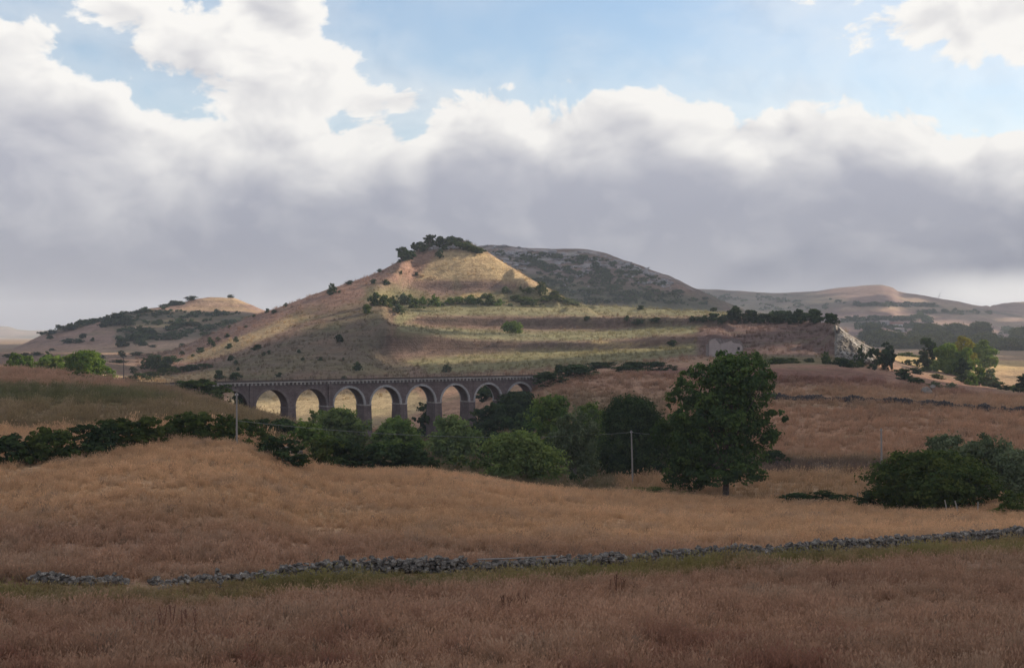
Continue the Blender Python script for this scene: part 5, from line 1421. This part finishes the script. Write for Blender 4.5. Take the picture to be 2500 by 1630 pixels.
for px, bs, w_, h_ in ((333, 868, 28, 9), (366, 869, 22, 6), (240, 874, 30, 8), (128, 856, 14, 5), (20, 872, 24, 8), (60, 870, 20, 9), (88, 868, 26, 8), (444, 850, 14, 6), (182, 871, 18, 7)):
    shrub(px, bs, w_, h_, 'one of the flat bushes on the fields below the far hill', g_, LEAF_DARK, 'far', loft=LH if bs < 858 else G, y0=640, y1=1300)
# wood on the valley floor beyond the right-hand fields
g_ = 'trees of the far wood in the right-hand valley'
def fargz(px, Y): return FR if FR.zp(px, Y) > G.zp(px, Y) else G
for i, (a, b, t, Y, lab) in enumerate(((2368, 2440, 787, 1900, 'tallest domed tree of the far hazy wood at the right'), (2296, 2372, 791, 1930, 'broad tree left of the tallest domed tree in the far wood'), (2232, 2300, 791, 1960, 'tree right of the farm buildings in the far wood'), (2205, 2250, 808, 1800, 'low tree in front of the farm shed in the far wood'),
                                       (2120, 2200, 808, 1750, 'low hazy tree behind the pale cliff in the far wood'), (2100, 2150, 790, 2150, 'hazy tree left of the farm buildings'), (2430, 2520, 826, 1450, 'dark far tree at the right picture edge behind the golden field'), (2270, 2350, 812, 1600, 'hazy tree just above the bright yellow tree'), (2350, 2440, 815, 1560, 'hazy tree right above the tree behind the yellow one'), (2470, 2560, 800, 1900, 'hazy far tree at the right edge below the ridge'), (2180, 2280, 822, 1500, 'long low hazy tree behind the golden field'))):
    tree('far_tree', lab, a, b, t, Y, LEAF_MASTIC, 120 + i, density=1.3, leaf=1.0, clear=.0, n=18, shape='dome', group=g_, loft=fargz((a + b) / 2, Y))

# alike bushes: each told apart by its place along its row
ORD = 'first second third fourth fifth sixth seventh eighth ninth tenth eleventh twelfth thirteenth fourteenth fifteenth sixteenth seventeenth eighteenth nineteenth twentieth'.split()
ORD += ['twenty-' + v for v in ORD[:9]] + ['thirtieth'] + ['thirty-' + v for v in ORD[:9]]
by = {}
for o in COL.objects:
    if o.get('category') == 'shrub' and str(o.get('label', '')).startswith('one of the '):
        by.setdefault(o['label'], []).append(o)
for lab, os_ in by.items():
    os_.sort(key=lambda o: o.location.x / o.location.y)
    for i, o in enumerate(os_):
        o['label'] = ORD[i] + ' from the left of the ' + lab[len('one of the '):]

# ------------------------------------------------------------------ scrub that grows as one mass
def scrub(name, label, loft, polys, n, size, seed, mat, y0=0, y1=1e9, flat=.5, dens=.9, leaf=.8):
    r = np.random.default_rng(seed)
    L = []
    for poly in polys:
        p = np.array(poly, float); lo, hi = p.min(0), p.max(0)
        q = r.uniform(lo, hi, (n * 3, 2))
        ins = poly_mask(q[:, 0], q[:, 1], poly, .01) > .5
        clump = fbm(q[:, 0] / 22, q[:, 1] / 7, 3, seed) > -.05
        for px, py in q[ins & clump][:n]:
            Y = loft.hit(px, py, y0, y1)
            s = size * r.uniform(.5, 1.3)
            L.append(((px - CX) / F * Y, Y, loft.zp(px, Y) + s * flat * .3, s, s, s * flat))
    V, Q, t = leaf_cloud(L, dens, leaf, seed)
    return tag(mobj(name, mesh_np(name, V, Q, attrs={'tint': t}, mat=mat)), label, None, None, 'stuff')
scrub('scrub', 'dark scrub covering the far hill at the left', LH, [[(255, 775), (330, 757), (440, 760), (620, 768), (610, 800), (520, 800), (330, 795), (262, 800)], [(280, 805), (420, 800), (560, 800), (540, 825), (400, 828), (300, 845), (280, 825)], [(95, 815), (160, 793), (260, 778), (200, 800), (130, 815)]], 130, 4.5, 301, LEAF_DARK, dens=.5, leaf=1.0)
scrub('scrub', 'dark maquis on the lower plateau hill', PH, [[(1180, 650), (1250, 655), (1400, 680), (1560, 695), (1700, 722), (1760, 745), (1300, 745), (1200, 700)], [(1190, 615), (1450, 630), (1560, 660), (1640, 700), (1500, 690), (1300, 660)]], 420, 5.0, 302, LEAF_DARK, dens=.35, leaf=1.2)
scrub('scrub', 'hedges and scrub on the distant ridge', FR, [[(2060, 741), (2295, 743), (2300, 751), (2060, 749)], [(2240, 760), (2420, 763), (2420, 769), (2240, 767)], [(2050, 779), (2240, 776), (2240, 784), (2050, 788)], [(2236, 762), (2250, 762), (2278, 792), (2262, 792)], [(1660, 712), (1990, 722), (2080, 745), (1990, 770), (1660, 765)], [(2090, 795), (2240, 795), (2240, 812), (2090, 808)], [(2440, 806), (2540, 806), (2540, 816), (2440, 816)]], 70, 9.0, 303, LEAF_DARK, dens=.12, leaf=2.2)
# pale rocks along the plateau rim
r = np.random.default_rng(77); lst = []
for _ in range(420):
    px = r.uniform(1150, 1640); top_ = np.interp(px, [c[0] for c in PH_CREST], [c[2] for c in PH_CREST])
    py = top_ + abs(r.normal()) * (30 if px < 1450 else 16) + 2
    if fbm(np.array([px / 26]), np.array([py / 6]), 3, 411)[0] < -.05: continue
    Y = PH.hit(px, py); s = r.uniform(3, 9)
    lst.append((((px - CX) / F * Y, Y, PH.zp(px, Y) + .3), (s * r.uniform(1, 2.2), s, s * r.uniform(.35, .7)), (r.normal() * .2, r.normal() * .2, r.normal() * .4), int(r.integers(0, 10))))
tag(mobj('rim_rocks', stones_mesh(lst, RIM_ROCK)), 'pale rocks scattered along the rim of the plateau hill', None, None, 'stuff')

# ------------------------------------------------------------------ grass
def grass_material(name):
    m, n, out = new_mat(name)
    at = n.new('ShaderNodeAttribute', attribute_name='gcol', attribute_type='INSTANCER')
    tip = n.new('ShaderNodeAttribute', attribute_name='tip')
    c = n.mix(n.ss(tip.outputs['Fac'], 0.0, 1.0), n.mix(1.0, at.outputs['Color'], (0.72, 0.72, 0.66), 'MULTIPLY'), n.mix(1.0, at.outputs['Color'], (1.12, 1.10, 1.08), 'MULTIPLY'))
    d = n.new('ShaderNodeBsdfDiffuse'); n.put(d.inputs[0], c)
    tr = n.new('ShaderNodeBsdfTranslucent'); n.put(tr.inputs[0], c)
    mx = n.new('ShaderNodeMixShader'); mx.inputs[0].default_value = .35
    n.put(mx.inputs[1], d.outputs[0]); n.put(mx.inputs[2], tr.outputs[0]); n.put(out.inputs[0], mx.outputs[0])
    return m
GRASS_M = grass_material('dry_grass')
tufts = bpy.data.collections.new('grass_tufts')
def tuft(seed, n=26, spread=.42, head=True):
    r = np.random.default_rng(seed); V, T, tp = [], [], []
    for i in range(n):
        a = r.uniform(0, 6.28); rad = spread * math.sqrt(r.uniform()); b = np.array((math.cos(a) * rad, math.sin(a) * rad, -.05))
        h = r.uniform(.45, 1.0); ln = r.normal(size=2) * .20 + np.array((.10, 0))
        tp0 = b + np.array((ln[0] * h, ln[1] * h, h)); mid = b * .45 + tp0 * .55 - np.array((ln[0], ln[1], 0)) * .14
        wv = r.normal(size=2); wv /= np.linalg.norm(wv); wv = np.array((wv[0], wv[1], 0)) * r.uniform(.012, .024)
        o = len(V)
        V += [b - wv, b + wv, mid + wv * .9, mid - wv * .9, tp0]; tp += [0, 0, .55, .55, 1]
        T += [(o, o + 1, o + 2), (o, o + 2, o + 3), (o + 3, o + 2, o + 4)]
        if head and r.uniform() < .55:
            o = len(V); hw = wv * 1.9; d = (tp0 - mid); d /= np.linalg.norm(d)
            V += [tp0 - d * .05, tp0 + d * .06 + hw, tp0 + d * .17, tp0 + d * .06 - hw]; tp += [1, 1, 1, 1]
            T += [(o, o + 1, o + 2), (o, o + 2, o + 3)]
    me = mesh_np('tuft', np.array(V), np.array(T), attrs={'tip': np.array(tp)}, mat=GRASS_M)
    o = bpy.data.objects.new('tuft_%02d' % seed, me)
    tufts.objects.link(o)
for i in range(8): tuft(i, 28 if i < 6 else 18, .42 if i < 6 else .25)
def weed(seed):
    """tall dead flower stalks with knobbly heads"""
    r = np.random.default_rng(seed); V, T, tp = [], [], []
    for i in range(7):
        b = np.array((*(r.normal(size=2) * .16), -.05)); h = r.uniform(.9, 1.6); tp0 = b + np.array((*(r.normal(size=2) * .14), h))
        for wv in (np.array((.014, 0, 0)), np.array((0, .014, 0))):
            o = len(V); V += [b - wv, b + wv, tp0 + wv, tp0 - wv]; tp += [0, 0, .3, .3]; T += [(o, o + 1, o + 2), (o, o + 2, o + 3)]
        for q in range(9):
            c = b + (tp0 - b) * r.uniform(.5, 1.02) + r.normal(size=3) * .035; s = r.uniform(.022, .05); u_ = r.normal(size=3); u_ /= np.linalg.norm(u_); v_ = np.cross(u_, r.normal(size=3)); v_ /= np.linalg.norm(v_)
            o = len(V); V += [c - u_ * s, c + v_ * s * .7, c + u_ * s, c - v_ * s * .7]; tp += [.4] * 4; T += [(o, o + 1, o + 2), (o, o + 2, o + 3)]
    o = bpy.data.objects.new('tuft_%02d' % seed, mesh_np('weed', np.array(V), np.array(T), attrs={'tip': np.array(tp)}, mat=GRASS_M)); tufts.objects.link(o)
weed(8); weed(9)
def scatter_group():
    ng = bpy.data.node_groups.new('scatter_tufts', 'GeometryNodeTree')
    ng.interface.new_socket('Geometry', in_out='INPUT', socket_type='NodeSocketGeometry')
    ng.interface.new_socket('Geometry', in_out='OUTPUT', socket_type='NodeSocketGeometry')
    n = ng.nodes; l = ng.links
    gi, go = n.new('NodeGroupInput'), n.new('NodeGroupOutput')
    ip = n.new('GeometryNodeInstanceOnPoints'); ci = n.new('GeometryNodeCollectionInfo')
    ci.inputs['Collection'].default_value = tufts; ci.inputs['Separate Children'].default_value = True; ci.inputs['Reset Children'].default_value = True
    def named(nm, dt):
        a = n.new('GeometryNodeInputNamedAttribute'); a.data_type = dt; a.inputs['Name'].default_value = nm
        return a.outputs['Attribute']
    l.new(gi.outputs[0], ip.inputs['Points']); l.new(ci.outputs[0], ip.inputs['Instance'])
    ip.inputs['Pick Instance'].default_value = True
    l.new(named('idx', 'INT'), ip.inputs['Instance Index'])
    l.new(named('rot', 'FLOAT_VECTOR'), ip.inputs['Rotation']); l.new(named('scl', 'FLOAT_VECTOR'), ip.inputs['Scale'])
    l.new(ip.outputs[0], go.inputs[0])
    return ng
SCATTER = scatter_group()
TONE_G = np.array([d for d in np.empty(0)])
_tone = np.empty(len(ground.data.vertices) * 4, np.float32); ground.data.attributes['tone'].data.foreach_get('color', _tone)
TONE_G = _tone.reshape(G.Z.shape + (4,))[..., :3]
def tone_at(X, Y):
    px = X / Y * F + CX
    i = np.clip(np.searchsorted(G.cols, px) - 1, 0, len(G.cols) - 1); j = np.clip(np.searchsorted(G.rows, Y) - 1, 0, len(G.rows) - 1)
    return TONE_G[i, j]
def grass(name, label, Y0, Y1, per_m2, smin, smax, seed, keep=None, px0=-420, px1=2960):
    r = np.random.default_rng(seed)
    t0, t1 = (px0 - CX) / F, (px1 - CX) / F
    area = .5 * (t1 - t0) * (Y1 ** 2 - Y0 ** 2)
    n = int(area * per_m2)
    Y = np.sqrt(r.uniform(Y0 ** 2, Y1 ** 2, n)); X = Y * r.uniform(t0, t1, n)
    big = fbm(X / 5, Y / 5, 4, 330); rust = fbm(X / 3.2, Y / 3.2, 4, 340); drift = fbm(X / 16, Y / 16, 3, 350)
    ok = r.uniform(size=n) < np.clip(.85 + .6 * big, .3, 1)
    if keep is not None: ok &= keep(X, Y, r)
    wy = np.interp(X / Y * F + CX, [a[0] for a in WALL], [a[1] for a in WALL])
    ok &= (np.abs(Y - wy) > .55)
    X, Y, big, rust, drift, wy = (v[ok] for v in (X, Y, big, rust, drift, wy)); n = len(X)
    Z = G.z(X, Y)
    c = tone_at(X, Y) * (1.05 + .22 * drift[:, None])
    c = c * r.uniform(.84, 1.17, (n, 1))
    def mixc(c, col, k): return c + k[:, None] * (np.array(col) - c)
    c = mixc(c, (.235, .105, .075), np.clip(rust * 1.6 - .15, 0, .75) * np.clip((75 - Y) / 22, 0.18, 1))
    c = mixc(c, (.42, .30, .21), np.clip(-rust * 1.5 - .15, 0, .6) * (Y < 470))
    c = mixc(c, (.13, .11, .085), (r.uniform(size=n) < .03) * .6)
    sw = 3.8 * (wy / 80) ** 1.7
    front = (Y < wy) & (Y > wy - sw * 2.5)
    greens = np.clip(1.35 - np.abs(Y - (wy - sw)) / sw, 0, 1) * np.clip(.7 + .9 * fbm(X / 5, Y / 2.5, 3, 360), 0, 1) * front
    c = mixc(c, (.225, .200, .070), np.clip(greens * 1.15, 0, .95) * r.uniform(.7, 1, n))
    s = (smin + (smax - smin) * r.uniform(size=n) ** 1.6 * 1.3) * np.clip(1 + .5 * big, .5, 1.6)
    near_wall = front & (Y > wy - 3.0)
    s = np.where(near_wall, s * .5, s)
    idx = r.integers(0, 8, n)
    wd_ = (r.uniform(size=n) < np.clip(fbm(X / 4.5, Y / 4.5, 3, 371) * .4 - .12, 0, .03)) & (Y < 80)
    idx = np.where(wd_, r.integers(8, 10, n), idx)
    c = np.where(wd_[:, None], np.array((.235, .125, .095)) * r.uniform(.7, 1.4, (n, 1)), c)
    me = bpy.data.meshes.new(name); me.vertices.add(n)
    me.vertices.foreach_set('co', np.stack([X, Y, Z], 1).astype(np.float32).ravel())
    a = me.attributes.new('idx', 'INT', 'POINT'); a.data.foreach_set('value', idx.astype(np.int32))
    rot = np.stack([r.normal(0, .12, n), r.normal(0, .12, n), r.uniform(-.9, .9, n) + (r.uniform(size=n) < .3) * 3.1], 1)
    a = me.attributes.new('rot', 'FLOAT_VECTOR', 'POINT'); a.data.foreach_set('vector', rot.astype(np.float32).ravel())
    scl = np.stack([s * r.uniform(1.0, 1.5, n), s * r.uniform(1.0, 1.5, n), s * r.uniform(.7, 1.15, n)], 1)
    a = me.attributes.new('scl', 'FLOAT_VECTOR', 'POINT'); a.data.foreach_set('vector', scl.astype(np.float32).ravel())
    a = me.attributes.new('gcol', 'FLOAT_COLOR', 'POINT'); a.data.foreach_set('color', np.concatenate([np.clip(c, .01, .9), np.ones((n, 1))], 1).astype(np.float32).ravel())
    me.update()
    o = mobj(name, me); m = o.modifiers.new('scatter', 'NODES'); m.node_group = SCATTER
    return tag(o, label, None, None, 'stuff')
grass('grass', 'tall dry grass of the nearest field below the stone wall', 47, 84, 7.5, .42, .78, 401)
grass('grass', 'dry grass of the field behind the stone wall', 84, 215, 3.4, .45, .80, 402, keep=lambda X, Y, r: ~((Y > 196) & (X > -60)))
grass('grass', 'rough dry grass on the hillock, valley and right-hand slopes', 196, 470, .42, 1.0, 1.7, 403)

grass('grass', 'tussocks on the slopes and terraces of the main hill', 560, 965, .06, 1.0, 1.7, 404, px0=330, px1=2180)

# ------------------------------------------------------------------ unseen clouds above and to the right, shaped to shade the land around sunlit gaps
def ground_eq(px, py, lf=None, y0=0, y1=1e9):
    """where the sunbeam through a land point would meet height zero"""
    lf = lf or G
    Y = lf.hit(px, py, y0, y1); X = (px - CX) / F * Y; z = lf.zp(px, Y)
    k = z / math.tan(SUN_EL)
    return X - k * math.sin(SUN_AZ), Y - k * math.cos(SUN_AZ)
HOLES = []
def hole(px, py, rx, ry, **kw):
    x, y = ground_eq(px, py, **kw); HOLES.append((x, y, rx, ry))
hole(1190, 650, 38, 30, y0=900, y1=1000); hole(1270, 690, 24, 26, y0=900, y1=1000)
hole(1180, 800, 62, 46, y0=700, y1=830); hole(1350, 800, 70, 46, y0=700, y1=830); hole(1520, 800, 60, 44, y0=690, y1=830)
hole(1150, 755, 70, 40, y0=790, y1=880); hole(1400, 755, 70, 40, y0=790, y1=890); hole(1600, 760, 50, 36, y0=760, y1=890)
hole(1350, 866, 80, 30, y0=650, y1=720); hole(1560, 852, 50, 24, y0=640, y1=720)
hole(1290, 740, 40, 20, y0=850, y1=930)
hole(700, 1000, 30, 34, y0=480, y1=600); hole(830, 1000, 30, 34, y0=480, y1=600); hole(930, 1000, 24, 30, y0=480, y1=600)
hole(560, 842, 46, 34, y0=650, y1=900); hole(660, 800, 40, 30, y0=650, y1=900); hole(480, 872, 40, 30, y0=650, y1=900)
hole(215, 890, 26, 26, y0=440, y1=500); hole(130, 890, 24, 22, y0=440, y1=520); hole(40, 890, 22, 20, y0=440, y1=520); hole(350, 930, 30, 22, y0=480, y1=640)
hole(2085, 850, 34, 30, y0=600, y1=720); hole(2200, 870, 46, 60, y0=600, y1=800); hole(2330, 870, 50, 90, y0=600, y1=800); hole(2440, 890, 46, 80, y0=600, y1=800)
hole(530, 745, 70, 45, lf=LH); 
def hole_at(px, Y, z, rx, ry):
    k = z / math.tan(SUN_EL)
    HOLES.append(((px - CX) / F * Y - k * math.sin(SUN_AZ), Y - k * math.cos(SUN_AZ), rx, ry))
hole_at(215, 468, -6, 44, 34); hole_at(125, 482, -6, 40, 32); hole_at(40, 484, -6, 40, 32)
hole_at(2310, 632, -4, 50, 40); hole_at(2365, 600, -9, 50, 36); hole_at(2360, 700, 0, 56, 44); hole_at(2440, 770, -14, 64, 52); hole_at(2195, 690, -9, 52, 38); hole_at(2420, 640, -14, 50, 40)
for px, py in ((470, 868), (520, 848), (580, 825), (640, 800), (700, 780), (760, 756), (820, 730), (560, 812), (620, 782), (690, 755), (760, 730), (840, 705)):
    hole(px, py, 30, 24, y0=650, y1=950)
hole_at(1235, 940, 42, 40, 34); hole_at(1280, 925, 34, 34, 30); hole_at(1160, 945, 50, 34, 26); hole_at(1300, 915, 30, 40, 30)
def cloud_sheet(gx, gy, CH, far_gaps, jit, thick=5.0):
    """an unseen thin cloud layer, shaped as a shade, at height CH over the sunbeams that end on the land gx x gy, open where the land lies in sun"""
    GX, GY = np.meshgrid(gx, gy, indexing='ij')
    cov = 1.0 + 0.25 * fbm(GX / 120, GY / 120, 4, 500)
    for x, y, rx, ry in HOLES:
        d = np.hypot((GX - x) / rx, (GY - y) / ry) + .18 * fbm(GX / 30, GY / 30, 3, 510)
        cov -= 1.5 * np.clip(1.25 - d, 0, 1) / .6
    edge_f = np.minimum(np.minimum(GX - gx[0], gx[-1] - GX), np.minimum(GY - gy[0], gy[-1] - GY)) / 60
    cov = np.minimum(cov, np.clip(edge_f + .5 * fbm(GX / 90, GY / 90, 3, 520) + .3, -1, 2))
    cov -= far_gaps * np.clip(.5 + 1.6 * fbm(GX / 170, GY / 170, 3, 530), 0, 1)
    solid = cov > .5
    shift = np.array((SUN_DIR.x, SUN_DIR.y)) / SUN_DIR.z * CH
    ids = {}; Vt, Vb, tops, sides = [], [], [], []
    cs = {(i, j) for i in range(len(gx) - 1) for j in range(len(gy) - 1) if solid[i, j]}
    def vid(i, j):
        if (i, j) not in ids:
            ids[i, j] = len(Vt)
            x = GX[i, j] + shift[0] + jit * math.sin(i * 12.9 + j * 4.1); y = GY[i, j] + shift[1] + jit * math.sin(i * 3.7 + j * 9.2)
            Vt.append((x, y, CH + thick + thick * .5 * math.sin(i * .5 + j * .3))); Vb.append((x, y, CH - 2 * math.sin(i * .7) * math.sin(j * .9)))
        return ids[i, j]
    for i, j in sorted(cs):
        q = (vid(i, j), vid(i + 1, j), vid(i + 1, j + 1), vid(i, j + 1)); tops.append(q)
        for (di, dj), (p_, r_) in (((0, -1), (0, 1)), ((1, 0), (1, 2)), ((0, 1), (2, 3)), ((-1, 0), (3, 0))):
            if (i + di, j + dj) not in cs: sides.append((q[p_], q[r_]))
    nT = len(Vt); tops = np.array(tops); sides = np.array(sides)
    return np.array(Vt + Vb), np.concatenate([tops, tops[:, ::-1] + nT, np.stack([sides[:, 0], sides[:, 0] + nT, sides[:, 1] + nT, sides[:, 1]], 1)])
CV_, CQ_ = join_np([cloud_sheet(np.arange(-470, 760, 12.0), np.arange(-160, 1060, 12.0), 500.0, 0.0, 3.0, 3.0),
                    cloud_sheet(np.arange(-820, 760, 24.0), np.arange(1000, 2200, 24.0), 900.0, .5, 6.0),
                    cloud_sheet(np.arange(150, 1800, 60.0), np.arange(2150, 4300, 60.0), 900.0, .7, 20.0, 12.0)])
m, n, out = new_mat('cloud')
d = n.new('ShaderNodeBsdfDiffuse'); d.inputs[0].default_value = (.9, .9, .9, 1)
tr = n.new('ShaderNodeBsdfTranslucent'); tr.inputs[0].default_value = (.9, .9, .9, 1)
mx = n.new('ShaderNodeMixShader'); mx.inputs[0].default_value = .5
n.put(mx.inputs[1], d.outputs[0]); n.put(mx.inputs[2], tr.outputs[0]); n.put(out.inputs[0], mx.outputs[0])
cloud = mobj('sky_clouds', mesh_np('sky_clouds', CV_, CQ_, True, mat=m))
tag(cloud, 'unseen broken cloud layer shaped to shade the valley', None, None, 'structure')

# ------------------------------------------------------------------ haze
V, Q = box_np(-17000, 17000, -60, 9600, -60, 210)
m, n, out = new_mat('haze')
pv = n.new('ShaderNodeVolumePrincipled')
pv.inputs['Color'].default_value = (0.80, 0.86, 0.95, 1)
pv.inputs['Density'].default_value = HAZE_DENSITY
pv.inputs['Anisotropy'].default_value = 0.2
n.put(out.inputs['Volume'], pv.outputs[0])
hz = mobj('haze', mesh_np('haze', V, Q, mat=m))
tag(hz, 'thin pale blue haze in the air', None, None, 'stuff')
